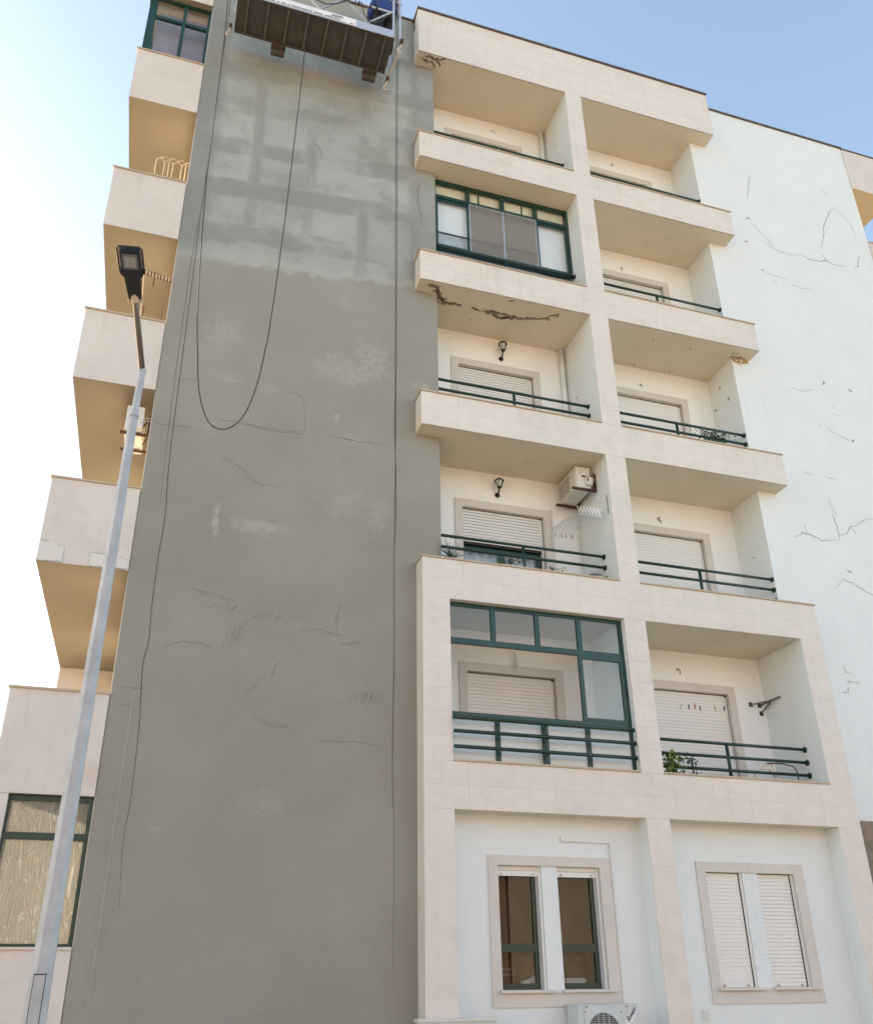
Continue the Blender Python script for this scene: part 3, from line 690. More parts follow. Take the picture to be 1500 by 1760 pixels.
light = [[(7.392, 16.068), (7.532, 15.827), (7.744, 15.593), (7.932, 15.322)], [(7.55, 15.50), (7.932, 15.322), (8.288, 15.293), (8.502, 15.35)], [(9.843, 17.156), (10.095, 16.843), (10.196, 16.627), (10.193, 16.313)],
         [(7.457, 14.62), (7.60, 14.58), (7.772, 14.56), (8.05, 14.54)], [(7.60, 14.40), (7.75, 14.37)], [(8.1, 14.42), (8.3, 14.40), (8.6, 14.42)], [(7.35, 11.55), (7.5, 11.68), (7.8, 11.70), (8.1, 11.78)],
         [(8.097, 10.95), (8.34, 10.80), (8.60, 10.70)], [(7.781, 9.36), (7.76, 9.2), (7.80, 9.1), (7.87, 9.0)], [(7.464, 7.53), (7.56, 7.6), (7.668, 7.721)], [(8.1, 8.78), (8.2, 8.68)],
         [(9.75, 17.5), (9.6, 17.6)], [(8.3, 11.25), (8.55, 11.26)], [(8.4, 11.5), (8.42, 11.4)], [(7.8, 9.8), (8.1, 9.76)], [(7.35, 9.82), (7.55, 9.78)], [(7.1, 8.7), (7.1, 8.5)], [(7.9, 10.9), (8.0, 10.95)]]
for i, p in enumerate(dark): obj('crack', ribbon(MB(), p, .023 if i < 7 else .018, WY, .3), 'crack', white_wall)
for p in light: obj('hairline_crack', ribbon(MB(), p, .022, WY, .45), 'crackl', white_wall)
ch = MB()
for x, z in ((7.36, 16.06), (7.20, 15.35), (8.31, 11.98), (8.9, 11.93), (9.35, 11.30), (8.66, 10.72), (7.86, 7.87), (8.4, 7.83), (7.45, 14.63)):
    s = random.uniform(.012, .026)
    ribbon(ch, [(x - s, z + s), (x, z), (x + s * .6, z - s * .3)], .04, WY, 1.)
obj('chipped_spot', ch, 'crack', white_wall, kind='stuff')
# trowel marks and seams on the grey wall
sd = MB(); slg = MB()
def hatch(mb, x0, z0, x1, z1, n, ln, ang, w):
    for i in range(n):
        t = i / max(1, n - 1); x = x0 + (x1 - x0) * t + random.uniform(-.02, .02); z = z0 + (z1 - z0) * t + random.uniform(-.03, .03)
        l = ln * random.uniform(.5, 1); ribbon(mb, [(x - math.cos(ang) * l / 2, z - math.sin(ang) * l / 2), (x + math.cos(ang) * l / 2, z + math.sin(ang) * l / 2)], w, GY, .2, .0025)
hatch(sd, -2.56, 5.60, -2.40, 5.68, 6, .45, 1.3, .016)
hatch(sd, -3.05, 6.2, -2.6, 6.12, 7, .25, -.35, .016); hatch(sd, -2.82, 6.0, -2.5, 6.0, 8, .12, 1.1, .014)
hatch(sd, -2.3, 5.93, -1.6, 5.98, 16, .12, 1.0, .013); hatch(sd, -1.56, 5.83, -1.1, 5.76, 6, .22, -.2, .014)
hatch(sd, -1.12, 5.85, -1.12, 6.15, 5, .25, 1.45, .014); hatch(sd, -1.0, 6.2, -.97, 6.33, 3, .2, .9, .014); hatch(sd, -1.03, 5.67, -.8, 5.66, 5, .2, -.1, .016)
hatch(sd, -1.97, 5.1, -1.92, 5.25, 3, .15, 1.2, .014); hatch(sd, -2.3, 4.82, -2.17, 4.98, 4, .16, 1.0, .014); hatch(sd, -1.75, 4.72, -1.45, 4.72, 7, .07, .3, .014)
hatch(sd, -.9, 4.95, -.5, 4.9, 14, .16, 1.35, .011); hatch(sd, -1.2, 4.82, -1.1, 4.8, 3, .1, .2, .014); hatch(sd, -2.03, 4.5, -1.77, 4.45, 5, .3, -.25, .012)
for p in ([(-3.377, 5.323), (-3.268, 5.422), (-3.113, 5.482), (-2.867, 5.462), (-2.754, 5.429)], [(-3.87, 8.683), (-3.6, 8.70), (-3.335, 8.713)], [(-1.354, 8.95), (-1.15, 8.94), (-.953, 8.918), (-.6, 8.93), (-.409, 9.0)],
          [(-2.0, 8.90), (-1.72, 8.967), (-1.74, 9.3), (-1.768, 9.55), (-2.0, 9.62)], [(-3.6, 9.50), (-3.3, 9.56)], [(-3.808, 4.818), (-3.503, 4.794)], [(-3.805, 4.575), (-3.543, 4.628)], [(-1.37, 4.30), (-.9, 4.32), (-.49, 4.304)],
          [(-2.9, 8.3), (-2.6, 8.15), (-2.4, 7.95), (-2.0, 7.93)], [(-1.9, 15.1), (-1.75, 14.9), (-1.7, 14.7)], [(-1.5, 13.9), (-1.3, 13.86), (-1.15, 13.84)]):
    ribbon(sd, p, .022, GY, .3, .003)
ribbon(sd, [(-2.954, 8.90), (-2.8, 8.93), (-2.454, 8.90), (-2.1, 8.87), (-1.72, 8.90)], .05, GY, .3, .004)
ribbon(slg, [(-3.335, 8.75), (-2.976, 8.82)], .03, GY, .3); ribbon(slg, [(-1.1, 8.93), (-1.0, 8.91)], .05, GY, .3); ribbon(slg, [(-3.05, 9.60), (-2.8, 9.65)], .04, GY, .5)
hatch(slg, -1.72, 12.42, -1.6, 12.75, 5, .25, .9, .02); hatch(slg, -1.8, 14.9, -1.75, 15.1, 3, .2, 1.3, .02)
obj('dark_trowel_marks', sd, 'scuffd', grey_wall, kind='stuff'); obj('light_trowel_marks', slg, 'scuffl', grey_wall, kind='stuff')
obj('crack', ribbon(MB(), [(.19, 14.83), (.1, 14.68), (.05, 14.489), (.078, 14.395), (.063, 14.212), (.089, 14.008), (.135, 13.845), (.127, 13.654)], .03, GY, .6), mat('grey_crack', (.20, .19, .17)), grey_wall)
# spalled concrete under slabs: ragged flakes hanging just below the soffit
def streak(pts, w, z, name='soffit_crack', m='spall'):
    mb = ribbon(MB(), pts, w, 0, .6, .004); mb = ribbon(mb, [(a + random.uniform(-.03, .03), b + random.uniform(-.03, .03)) for a, b in pts], w * .4, 0, .8, .004); mb.v = [(a, c, z + b - .0005) for a, b, c in mb.v]; obj(name, mb, m, A)
streak([(.42, .30), (.5, .40), (.62, .43), (.80, .43), (.88, .45)], .05, B[4]); streak([(.22, .09), (.30, .12), (.36, .20), (.44, .33), (.55, .42)], .10, B[4])
streak([(1.06, .43), (1.2, .47)], .03, B[4]); streak([(1.31, .455), (1.45, .41), (1.6, .42), (1.75, .43), (1.95, .45), (2.1, .41), (2.25, .375)], .05, B[4])
streak([(1.5, .48), (1.62, .54), (1.75, .50), (1.9, .46)], .09, B[4]); streak([(2.2, .385), (2.4, .32), (2.48, .29)], .025, B[4]); streak([(2.4, .30), (2.50, .22), (2.6, .13)], .03, B[4])
streak([(1.62, .10), (1.72, .07)], .03, B[4])
def flakes(pts, z, m, n=9, r=.05, name='spalled_patch'):
    mb = MB()
    for (x, yy, rr) in pts:
        for q in range(n):
            cx, cy = x + random.gauss(0, rr * .8), yy + random.gauss(0, rr * .35); a = random.uniform(.25, 1) * rr * .6
            k = random.randint(5, 7); t0 = random.random() * 6
            pl = [(cx + a * random.uniform(.5, 1.3) * math.cos(t0 + 6.283 * i / k), cy + a * .55 * random.uniform(.5, 1.3) * math.sin(t0 + 6.283 * i / k)) for i in range(k)]
            mb.prism(pl, z - random.uniform(.002, .006), z - .0004)
    return obj(name, mb, m, A, kind='stuff')
streak([(.10, .14), (.18, .17), (.27, .18)], .05, B[6]); streak([(.16, .08), (.25, .07), (.36, .10), (.45, .09), (.57, .02)], .06, B[6]); streak([(.30, .13), (.38, .2), (.40, .29)], .04, B[6]); streak([(.40, .12), (.5, .2)], .04, B[6])
flakes([(.20, .11, .05), (.27, .10, .06), (.38, .24, .06), (.46, .36, .07), (.58, .44, .09), (.72, .44, .05), (.82, .44, .03), (1.10, .44, .04), (1.2, .46, .03), (1.16, .73, .02), (1.31, .46, .03), (1.42, .42, .07), (1.5, .48, .08), (1.62, .54, .06), (1.72, .44, .07), (1.85, .45, .07), (1.98, .44, .06), (2.1, .41, .05), (2.25, .38, .05), (2.45, .32, .04), (2.55, .2, .05)], B[4], 'spall', 12)
flakes([(6.2, .19, .03), (6.27, .18, .03)], B[4], 'spall', 5); flakes([(6.26, .28, .05), (6.38, .29, .06), (6.5, .29, .05)], B[4], 'stain', 12, name='rust_patch')
rs = MB(); ribbon(rs, [(6.27, 12.12), (6.40, 12.10), (6.6, 12.12)], .10, WY, 1.5, .002, False); ribbon(rs, [(6.38, 12.13), (6.40, 11.98)], .04, WY, .3, .003)
obj('rust_streak', rs, 'stain', A, kind='stuff')
cp5 = MB()
for x, yy in ((4.548, .281), (5.332, .299), (4.565, 1.001), (5.342, 1.007)): cp5.tube([(x, yy, B[4] - .03), (x, yy, B[4])], .012, 6)
obj('ceiling_hook', cp5, 'crack', A, kind='stuff')
ms = MB()
for x, z in ((4.71, 11.723), (4.68, 8.84), (4.72, 8.80), (4.75, 17.65), (4.62, 14.62), (4.69, 6.05), (1.95, 17.70)):
    ribbon(ms, [(x - .02, z + .03), (x, z), (x + .03, z + .005), (x + .02, z - .04)], .035, RY, 1.)
obj('wall_scar', ms, 'crack', A, kind='stuff')
ms = MB()
for yy, z in ((.781, 11.763), (.598, 11.376), (1.006, 11.398)): ms.box(Q - .006, Q - .0005, yy - .025, yy + .03, z - .02, z + .025)
for yy, z, h in ((.10, 8.35, .17), (.737, 10.856, .02), (.607, 17.089, .015)): ms.box(P0 - .008, P0 - .0005, yy - .012, yy + .012, z - h, z + h)
ms.box(Q - .006, Q - .0005, .70, .73, 8.1, 8.13)
obj('wall_scar', ms, 'crack', A, kind='stuff')

# ================================================================ things on the balconies
def wall_lantern(x, ztop, zbot, label):
    h = ztop - zbot; loc = (x, RY, zbot); t = thing('wall_lantern', label, 'wall lamp', loc, 'lanterns above the balcony doors')
    s = h / .35
    obj('bracket', MB().tube([(0, 0, .05 * s), (0, -.05, .04 * s), (0, -.10, .10 * s), (0, -.12, .14 * s)], .014, 6).tube([(0, -.004, .04 * s), (0, -.02, .04 * s)], .045, 10), 'black', t)
    obj('lamp_glass', MB().tube([(0, -.12, .15 * s), (0, -.12, .27 * s)], [.035, .062], 6), 'frost', t)
    c = MB()
    for i in range(6):
        a = i * math.pi / 3; c.tube([(.036 * math.cos(a), -.12 + .036 * math.sin(a), .145 * s), (.066 * math.cos(a), -.12 + .066 * math.sin(a), .275 * s)], .006, 4)
    c.tube([(0, -.12, .135 * s), (0, -.12, .15 * s)], .04, 6)
    obj('cage', c, 'black', t)
    obj('cap', MB().tube([(0, -.12, .272 * s), (0, -.12, .285 * s), (0, -.12, .32 * s), (0, -.12, .335 * s), (0, -.12, .35 * s)], [.085, .08, .035, .012, .008], 8), 'black', t)
wall_lantern(1.86, 12.03, 11.66, 'black wall lantern above the shutter under the cracked soffit')
wall_lantern(1.655, 9.11, 8.79, 'black wall lantern above the half raised shutter')
loc = (1.80, RY, 5.84); t = thing('bare_bulb', 'bare hanging light bulb above the shutter of the green framed balcony', 'light bulb', loc)
obj('flex', MB().tube([(0, 0, .24), (-.01, -.05, .22), (0, -.07, .12)], .006, 5), 'string', t)
obj('socket', MB().tube([(0, -.07, .13), (0, -.07, .06)], .022, 8), 'whitemet', t)
obj('bulb', MB().tube([(0, -.07, .06), (0, -.07, .03), (0, -.07, 0), (0, -.07, -.02)], [.02, .035, .033, .01], 10), 'frost', t, True)

# AC hanging on the pillar side of the half raised shutter balcony
loc = (P0, .8, 8.7)
t = thing('air_conditioner', 'cream air conditioner unit on brackets high on the pillar side above the folding airer', 'air conditioner', loc)
ax0, ax1, ay0, ay1, az0, az1 = 2.775, 3.03, .40, 1.03, 8.78, 9.17
def o_(n, mb, m, **k): return obj(n, off(mb, loc), m, t, **k)
o_('casing', MB().box(ax0, ax1, ay0, ay1, az0, az1), 'acwhite')
o_('lid', MB().box(ax0 - .008, ax1 + .006, ay0 - .008, ay1 + .008, az1 - .03, az1 + .004), 'acwhite')
o_('front_grille', MB().box(ax0 - .014, ax0 - .001, ay0 + .20, ay1 - .02, az0 + .03, az1 - .04), 'acwhite')
o_('front_panel', MB().box(ax0 - .012, ax0 - .001, ay0 + .02, ay0 + .18, az0 + .03, az1 - .04), 'acwhite')
gr = MB()
for i in range(9): gr.box(ax0 - .020, ax0 - .0145, ay0 + .22, ay1 - .04, az0 + .06 + i * .033, az0 + .066 + i * .033)
o_('grille_bars', gr, 'galvarm')
o_('side_recess', MB().box(ax0 + .08, ax1 - .03, ay0 - .012, ay0 - .001, az0 + .24, az0 + .33), 'acwhite')
o_('side_slot', MB().box(ax0 + .10, ax1 - .005, ay0 - .016, ay0 - .001, az0 + .215, az0 + .228), 'dark')
o_('valve_cover', MB().box(ax1 - .10, ax1 + .01, ay0 - .05, ay0 - .001, az0 + .06, az0 + .20), 'acwhite')
o_('valve_hole', MB().box(ax1 - .085, ax1 - .065, ay0 - .056, ay0 - .051, az0 + .12, az0 + .18), 'dark')
o_('refrigerant_pipe', MB().tube([(ax1, ay0 + .0, az0 + .16), (ax1 + .05, ay0 - .01, az0 + .20), (P0 - .005, ay0 + .02, az0 + .19)], .014, 6).tube([(ax1, ay0 + .0, az0 + .13), (ax1 + .05, ay0 - .01, az0 + .16), (P0 - .005, ay0 + .02, az0 + .15)], .012, 6), 'acwhite')
for yy in (.40, 1.0):
    o_('wall_bracket', MB().bar((ax0 - .09, yy, az0 - .02), (P0 - .003, yy, az0 - .02), .035).bar((P0 - .015, yy, az0 - .02), (P0 - .015, yy, az0 + .30), .035).bar((P0 - .02, yy, az0 + .28), (ax1 + .03, yy, az0 - .01), .012), 'rust')

# drying rack folded under that unit: wall brackets, scissor lattice and rods
loc = (3.0, .5, 8.3); t = thing('folding_airer', 'white folding clothes airer on the pillar side below the air conditioner', 'clothes airer', loc)
lat = MB(); N = 7
for i in range(N):
    ya = .85 - i * .105; za = 8.62 - i * .062; yb = .85 - (i + 1) * .105; zb_ = 8.62 - (i + 1) * .062
    hgt = .085
    lat.tube([(2.99, ya, za + hgt), (2.99, yb, zb_ - hgt)], .012, 4); lat.tube([(3.0, ya, za - hgt), (3.0, yb, zb_ + hgt)], .012, 4)
obj('scissor_lattice', off(lat, loc), 'blind_white', t)
rod = MB()
for i in range(8):
    ya = .85 - i * .10; za = 8.60 - i * .06; rod.tube([(2.98, ya, za), (2.60, ya + .15, za - .29), (2.585, ya + .15, za - .34)], .006, 4)
obj('drying_rods', off(rod, loc), 'galv', t)
cl = MB()
for i in range(9): x = 2.60 + random.uniform(-.03, .10); yy = .95 - i * .08; cl.box(x, x + .015, yy, yy + .01, 8.12 - i * .045, 8.20 - i * .045)
obj('clothes_peg', off(cl, loc), 'coping', t)
obj('support_pole', off(MB().tube([(3.08, 1.06, 7.4), (3.08, 1.06, 8.75)], .012, 6).tube([(2.62, 1.07, 7.4), (2.62, 1.07, 8.70)], .012, 6), loc), 'whitemet', t)

# bracket arms on the right hand balcony, level 1
loc = (Q, 1.1, 5.55); t = thing('wall_bracket', 'grey steel airer bracket fixed to the side wall of the lowest right balcony', 'bracket', loc)
br = MB().bar((6.135, RY - .005, 5.57), (6.22, .68, 5.61), .026).bar((6.145, RY - .005, 5.435), (6.19, .88, 5.575), .02).bar((5.965, RY - .005, 5.57), (6.17, .90, 5.60), .02)
obj('arm', off(br, loc), 'galvarm', t)
for x, z in ((5.965, 5.573), (6.134, 5.572), (6.145, 5.435)): obj('mounting_plate', off(MB().box(x - .03, x + .03, RY - .014, RY - .0005, z - .035, z + .035), loc), 'black', t)

# clothes line with pegs, right bay level 1
loc = (P1, .45, 5.25); t = thing('clothes_line', 'thin clothes line with six pegs across the lowest right balcony', 'clothes line', loc)
obj('cord', off(MB().tube([(P1 + .002, .4, 5.27), (4.3, .4, 5.245), (5.2, .4, 5.25), (Q - .002, .4, 5.29)], .0025, 4), loc), 'whitemet', t)
for x, m_, a in ((4.17, 'string', .9), (4.303, 'black', .1), (4.412, 'pot', .0), (4.498, 'pot', .0), (4.765, 'coping', -.4), (4.924, 'black', .15)):
    z = 5.235 + random.uniform(-.03, .01); obj('clothes_peg', off(MB().bar((x - a * .03, .4, z - .04), (x + a * .03, .4, z + .035), .014), loc), m_, t)

# plants
def plant(name, label, cat, loc, specs, potm='pot', pot=True, r=.09, h=.16):
    t = thing(name, label, cat, loc)
    if pot == 'box': obj('planter_box', MB().box(-r * 2.4, r * 2.4, -.05, .05, 0, h), 'leafd' if h > .1 else 'surround', t)
    elif pot: obj('pot', MB().tube([(0, 0, 0), (0, 0, h)], [r * .75, r], 12).tube([(0, 0, h - .02), (0, 0, h)], r * 1.12, 12), potm, t)
    for (m_, n, hx, hy, z0, z1, ls, nm) in specs:
        mb = MB()
        for i in range(n):
            cx, cy, cz = random.gauss(0, hx), random.gauss(0, hy), random.uniform(z0, z1)
            k = len(mb.v); d = Vector((random.uniform(-1, 1), random.uniform(-1, 1), random.uniform(-.3, 1))).normalized(); sd_ = d.cross(Vector((random.uniform(-1, 1), .3, .5))).normalized()
            l = ls * random.uniform(.6, 1.2); c = Vector((cx, cy, cz)); up_ = sd_.cross(d) * l * .12
            mb.v += [tuple(c), tuple(c + d * l * .5 + sd_ * l * .28 + up_), tuple(c + d * l), tuple(c + d * l * .5 - sd_ * l * .28 + up_)]; mb.f.append((k, k + 1, k + 2, k + 3))
        obj(nm, mb, m_, t)
    st = MB()
    for i in range(7):
        a, b_ = random.gauss(0, .3) * specs[0][2] * 3, random.gauss(0, .3) * specs[0][3] * 3
        st.tube([(a * .2, b_ * .2, h - .02), (a, b_, specs[0][5] * .95)], [.006, .003], 4)
    obj('stem', st, 'leafd', t)
    return t
fl = T[1] + .03
plant('potted_plant', 'bushy potted plant with one yellow green shoot behind the lowest right railing', 'plant', (3.82, .28, fl - .12),
      [('leaf', 150, .11, .06, .10, .42, .07, 'foliage'), ('leafy', 60, .035, .03, .15, .50, .08, 'yellow_shoot')], 'acwhite')
plant('potted_plant', 'sparse potted plant next to the bushy one behind the lowest right railing', 'plant', (4.15, .28, fl - .12), [('leafd', 45, .05, .04, .12, .46, .06, 'foliage')], 'acwhite')
plant('trailing_plant', 'dark trailing succulent on the parapet of the middle right balcony', 'plant', (5.42, .19, T[3] + .024), [('leafd', 300, .17, .04, .16, .36, .05, 'foliage')], pot='box')
plant('small_plant', 'low green plant in front of the half raised shutter', 'plant', (1.45, .19, T[2] + .024), [('leaf', 120, .10, .03, .08, .20, .045, 'foliage')], pot='box', r=.06, h=.09)
plant('small_plant', 'row of tiny dry plants right of the half raised shutter', 'plant', (2.18, .19, T[2] + .024), [('leafd', 36, .09, .03, .08, .17, .035, 'foliage')], pot='box', r=.06, h=.08)
# yucca left corner level 2
loc = (.50, .20, T[2] + .024); t = thing('spiky_plant', 'small spiky plant at the left end of the half raised shutter balcony', 'plant', loc)
mb = MB()
for i in range(26):
    a = random.uniform(0, 6.28); e = random.uniform(.3, 1.35); l = random.uniform(.2, .44); d = Vector((math.cos(a) * math.cos(e), math.sin(a) * math.cos(e) * .5, math.sin(e)))
    s_ = d.cross(Vector((0, 1, .2))).normalized() * .009; k = len(mb.v); b0 = Vector((0, 0, .10))
    mb.v += [tuple(b0 - s_), tuple(b0 + s_), tuple(b0 + d * l)]; mb.f.append((k, k + 1, k + 2))
obj('leaf_blades', mb, 'leafd', t); obj('trunk', MB().tube([(0, 0, -.02), (0, 0, .1)], .02, 6), 'leafd', t)
# folded garden chair level 1 right
loc = (5.8, .45, T[1]); t = thing('garden_chair', 'white metal garden chair folded behind the lowest right railing', 'chair', loc)
obj('frame', off(MB().tube([(5.33, .45, 4.10), (5.31, .45, 4.33), (5.40, .45, 4.37), (5.55, .45, 4.435), (5.65, .45, 4.44), (5.67, .45, 4.35), (5.74, .45, 4.10)], .017, 6), loc), 'whitemet', t)
obj('armrest', off(MB().tube([(5.55, .43, 4.445), (5.81, .43, 4.456), (6.017, .43, 4.427), (6.07, .43, 4.36), (6.075, .43, 4.10)], .012, 6), loc), 'galvarm', t)
obj('seat', off(MB().box(5.42, 5.60, .455, .48, 4.36, 4.41).bar((5.32, .46, 4.24), (5.46, .46, 4.16), .02).bar((5.60, .46, 4.40), (5.70, .46, 4.20), .03).bar((5.46, .46, 4.17), (5.9, .46, 4.22), .018), loc), 'acwhite', t)
loc = (2.80, .14, T[2] + .10); t = thing('basin', 'upturned dark basin edge at the right end of the half raised shutter balcony', 'basin', loc)
obj('bowl', MB().tube([(0, .02, -.06), (0, .02, .0), (0, .02, .03)], [.15, .13, .02], 14), 'galvarm', t, True)
obj('rim', MB().tube([(0, .02, -.075), (0, .02, -.06)], .16, 14), 'acwhite', t)

# ground floor AC
loc = (1.87, -.1, .60)
t = thing('air_conditioner', 'pale grey air conditioner with round fan grille under the ground floor window', 'air conditioner', loc)
x0, x1, y0, y1, z0, z1 = 1.86, 2.655, -.10, .20, .62, 1.235
o_('casing', MB().box(x0, x1, y0, y1, z0, z1), 'acgrey'); o_('lid', MB().box(x0 - .006, x1 + .006, y0 - .006, y1 + .006, z1 + .0005, z1 + .012), 'acgrey')
fx, fz, fr_ = 2.18, .945, .215
ring = MB(); n = 40
sq = MB()
for i in range(n):
    a0, a1 = 2 * math.pi * i / n, 2 * math.pi * (i + 1) / n
    def sqp(a):
        c_, s_ = math.cos(a), math.sin(a); m_ = max(abs(c_), abs(s_)); return (fx + .25 * c_ / m_, fz + .25 * s_ / m_)
    p, q = sqp(a0), sqp(a1); u, w_ = (fx + fr_ * math.cos(a0), fz + fr_ * math.sin(a0)), (fx + fr_ * math.cos(a1), fz + fr_ * math.sin(a1))
    k = len(sq.v); yy = y0 - .014
    sq.v += [(p[0], yy, p[1]), (q[0], yy, q[1]), (w_[0], yy, w_[1]), (u[0], yy, u[1]), (p[0], y0, p[1]), (q[0], y0, q[1]), (w_[0], y0 - .002, w_[1]), (u[0], y0 - .002, u[1])]
    sq.f += [(k, k + 1, k + 2, k + 3), (k, k + 4, k + 5, k + 1), (k + 3, k + 2, k + 6, k + 7)]
o_('fan_surround', sq, 'acgrey')
o_('fan_opening', MB().prism([(fx + fr_ * math.cos(2 * math.pi * i / 32), fz + fr_ * math.sin(2 * math.pi * i / 32)) for i in range(32)], y0 - .003, y0 - .0005, 'y'), 'acfan')
gw = MB()
for i in range(-10, 11):
    z = fz + i * .02; h_ = math.sqrt(max(0, fr_ ** 2 - (i * .02) ** 2))
    if h_ > .03: gw.tube([(fx - h_, y0 - .012, z), (fx + h_, y0 - .012, z)], .0028, 4)
for x in (fx - .07, fx, fx + .07):
    h_ = math.sqrt(fr_ ** 2 - (x - fx) ** 2); gw.tube([(x, y0 - .016, fz - h_), (x, y0 - .016, fz + h_)], .004, 4)
o_('fan_grille', gw, 'acgrey')
sc = MB()
for x, z in ((fx - .235, fz + .22), (fx + .235, fz + .22), (1.97, 1.222), (2.50, 1.222)): sc.tube([(x, y0 - .022, z), (x, y0 - .01, z)], .008, 8)
o_('screw', sc, 'galvarm')
lb = MB().prism([(2.50, .98), (2.60, 1.10), (2.645, 1.185), (2.60, 1.20), (2.52, 1.13), (2.475, 1.05)], y0 - .004, y0 - .0005, 'y'); o_('sticker', lb, 'banner')
def text(body, size, m, par, origin, xdir, updir, name='lettering', shear=0, thick=.0015):
    cu = bpy.data.curves.new('txt', 'FONT'); cu.body = body; cu.size = size; cu.extrude = thick; cu.shear = shear; cu.offset = size * .012
    to = bpy.data.objects.new('txt', cu); COL.objects.link(to)
    dg = bpy.context.evaluated_depsgraph_get(); me = bpy.data.meshes.new_from_object(to.evaluated_get(dg)); bpy.data.objects.remove(to)
    xd, ud = Vector(xdir).normalized(), Vector(updir).normalized(); nd = xd.cross(ud)
    Mx = Matrix(((xd.x, ud.x, nd.x, origin[0]), (xd.y, ud.y, nd.y, origin[1]), (xd.z, ud.z, nd.z, origin[2]), (0, 0, 0, 1)))
    me.transform(Mx); me.materials.clear()
    return obj(name, me, m, par)
text('Rmex', .075, 'ink', t, (2.515 - loc[0], y0 - .006 - loc[1], 1.045 - loc[2]), (.62, 0, .78), (-.6, 0, .8), shear=.25)
o_('foot', MB().box(1.95, 2.0, y0, y1 + .07, .56, .615).box(2.5, 2.55, y0, y1 + .07, .56, .615), 'galvarm')
loc = (-.13, -.06, .1); t = thing('meter_cabinet', 'pale grey cabinet standing against the foot of the left pilaster', 'cabinet', loc)
obj('cabinet_body', off(MB().box(-.125, .815, -.12, -.012, .1, 1.10), loc), 'acgrey', t); obj('cabinet_top', off(MB().box(-.14, .83, -.14, -.005, 1.10, 1.128), loc), 'acwhite', t)
obj('cabinet_door', off(MB().box(-.10, .34, -.132, -.121, .14, 1.07).box(.35, .79, -.132, -.121, .14, 1.07), loc), 'acgrey', t)
# bags on the window sill inside
loc = (1.5, .5, 1.40); t = thing('plastic_bag', 'crumpled white bag behind the left ground floor pane', 'bag', loc)
obj('bag', MB().prism([(-.17, 0), (.08, .0), (.09, .16), (.0, .12), (-.08, .10)], -.03, .03, 'y'), 'paper', t)
loc = (2.1, .5, 1.40); t = thing('paper_stack', 'untidy stack of white papers behind the right ground floor pane', 'papers', loc)
pp = MB()
for i in range(9): a = random.uniform(-.03, .03); pp.box(-.12 + a, .16 + a, -.06, .06, .005 + i * .014, .014 + i * .014)
obj('sheets', pp, 'paper', t)
obj('sill_board', MB().box(.9, 2.9, .42, .62, 1.36, 1.399), 'surround', A)
bx = thing('cardboard_box', 'brown cardboard boxes piled inside behind the lower ground floor panes', 'boxes', (1.9, .9, 1.0))
obj('carton', MB().box(-.85, -.15, 0, .4, .0, .85).box(.0, .6, .05, .4, 0, .80), mat('cardboard', (.26, .17, .10), .9, var=.3, scale=6), bx)
obj('printed_label', MB().box(-.75, -.45, -.003, -.0005, .62, .65).box(-.72, -.42, -.003, -.0005, .56, .59), 'string', bx)

# ---------------- things on the left corner balconies
loc = (-3.915, .8, 8.4)
t = thing('air_conditioner', 'cream air conditioner on rusty arms under a left corner balcony behind the lamp post', 'air conditioner', loc)
yb = .50
o_('casing', MB().box(-4.26, -4.02, yb + .02, yb + .66, 8.645, 9.05), 'acwhite')
o_('valve_cover', MB().box(-4.09, -4.015, yb - .03, yb + .019, 8.68, 8.86), 'acwhite')
for yy in (yb + .06, yb + .52): o_('support_arm', MB().bar((-4.31, yy, 8.61), (-3.912, yy, 8.61), .034).bar((-3.93, yy, 8.65), (-3.93, yy, 8.95), .03).bar((-4.07, yy, 8.64), (-3.93, yy, 8.9), .014), 'rust')
o_('refrigerant_pipe', MB().tube([(-4.07, yb - .02, 8.80), (-4.0, yb - .02, 8.84), (-3.915, yb + .02, 8.88)], .012, 6).tube([(-4.07, yb - .02, 8.75), (-3.99, yb - .03, 8.78), (-3.92, yb + .02, 8.84)], .011, 6), 'string')

# top airer
loc = (-4.2, .5, 13.4); t = thing('folding_airer', 'cream folding clothes airer on the second highest left corner balcony', 'clothes airer', loc)
lat = MB(); z = 13.97; pts = [-4.44 + i * .135 for i in range(5)]
lat.tube([(-4.44, .45, 13.92), (-4.375, .45, 13.985), (-4.315, .45, 14.02)], .008, 4)
for i in range(4):
    x = -4.37 + i * .135; lat.tube([(x, .45, z), (x + .065, .45, z + .055), (x + .135, .45, z)], .008, 4); lat.tube([(x, .46, z), (x + .065, .46, z - .055), (x + .135, .46, z)], .008, 4)
obj('scissor_lattice', off(lat, loc), 'coping', t)
lg = MB()
for x in (-4.44, -4.305, -4.235, -4.17, -4.03, -3.965): lg.tube([(x, .455, 13.3), (x, .455, 13.93)], .0065, 4)
obj('airer_leg', off(lg, loc), 'coping', t)
loc = (-4.15, .7, 11.6); t = thing('clothes_line', 'peg strewn clothes line behind the street lamp on a left corner balcony', 'clothes line', loc)
mb = MB().tube([(-4.36, .6, 11.66), (-4.15, .6, 11.60), (-3.93, .6, 11.59)], .012, 5).tube([(-4.36, .6, 11.62), (-4.15, .6, 11.56), (-3.93, .6, 11.55)], .008, 5)
obj('cord', off(mb, loc), 'string', t)
pg_ = MB()
for i in range(9): x = -4.35 + i * .05; pg_.box(x, x + .02, .585, .6, 11.56 - i * .008, 11.66 - i * .008)
obj('clothes_peg', off(pg_, loc), 'rust', t)
obj('hanging_wire', off(MB().tube([(-4.35, .6, 11.6), (-4.30, .6, 10.7)], .007, 4), loc), 'coping', t)
hg = MB()
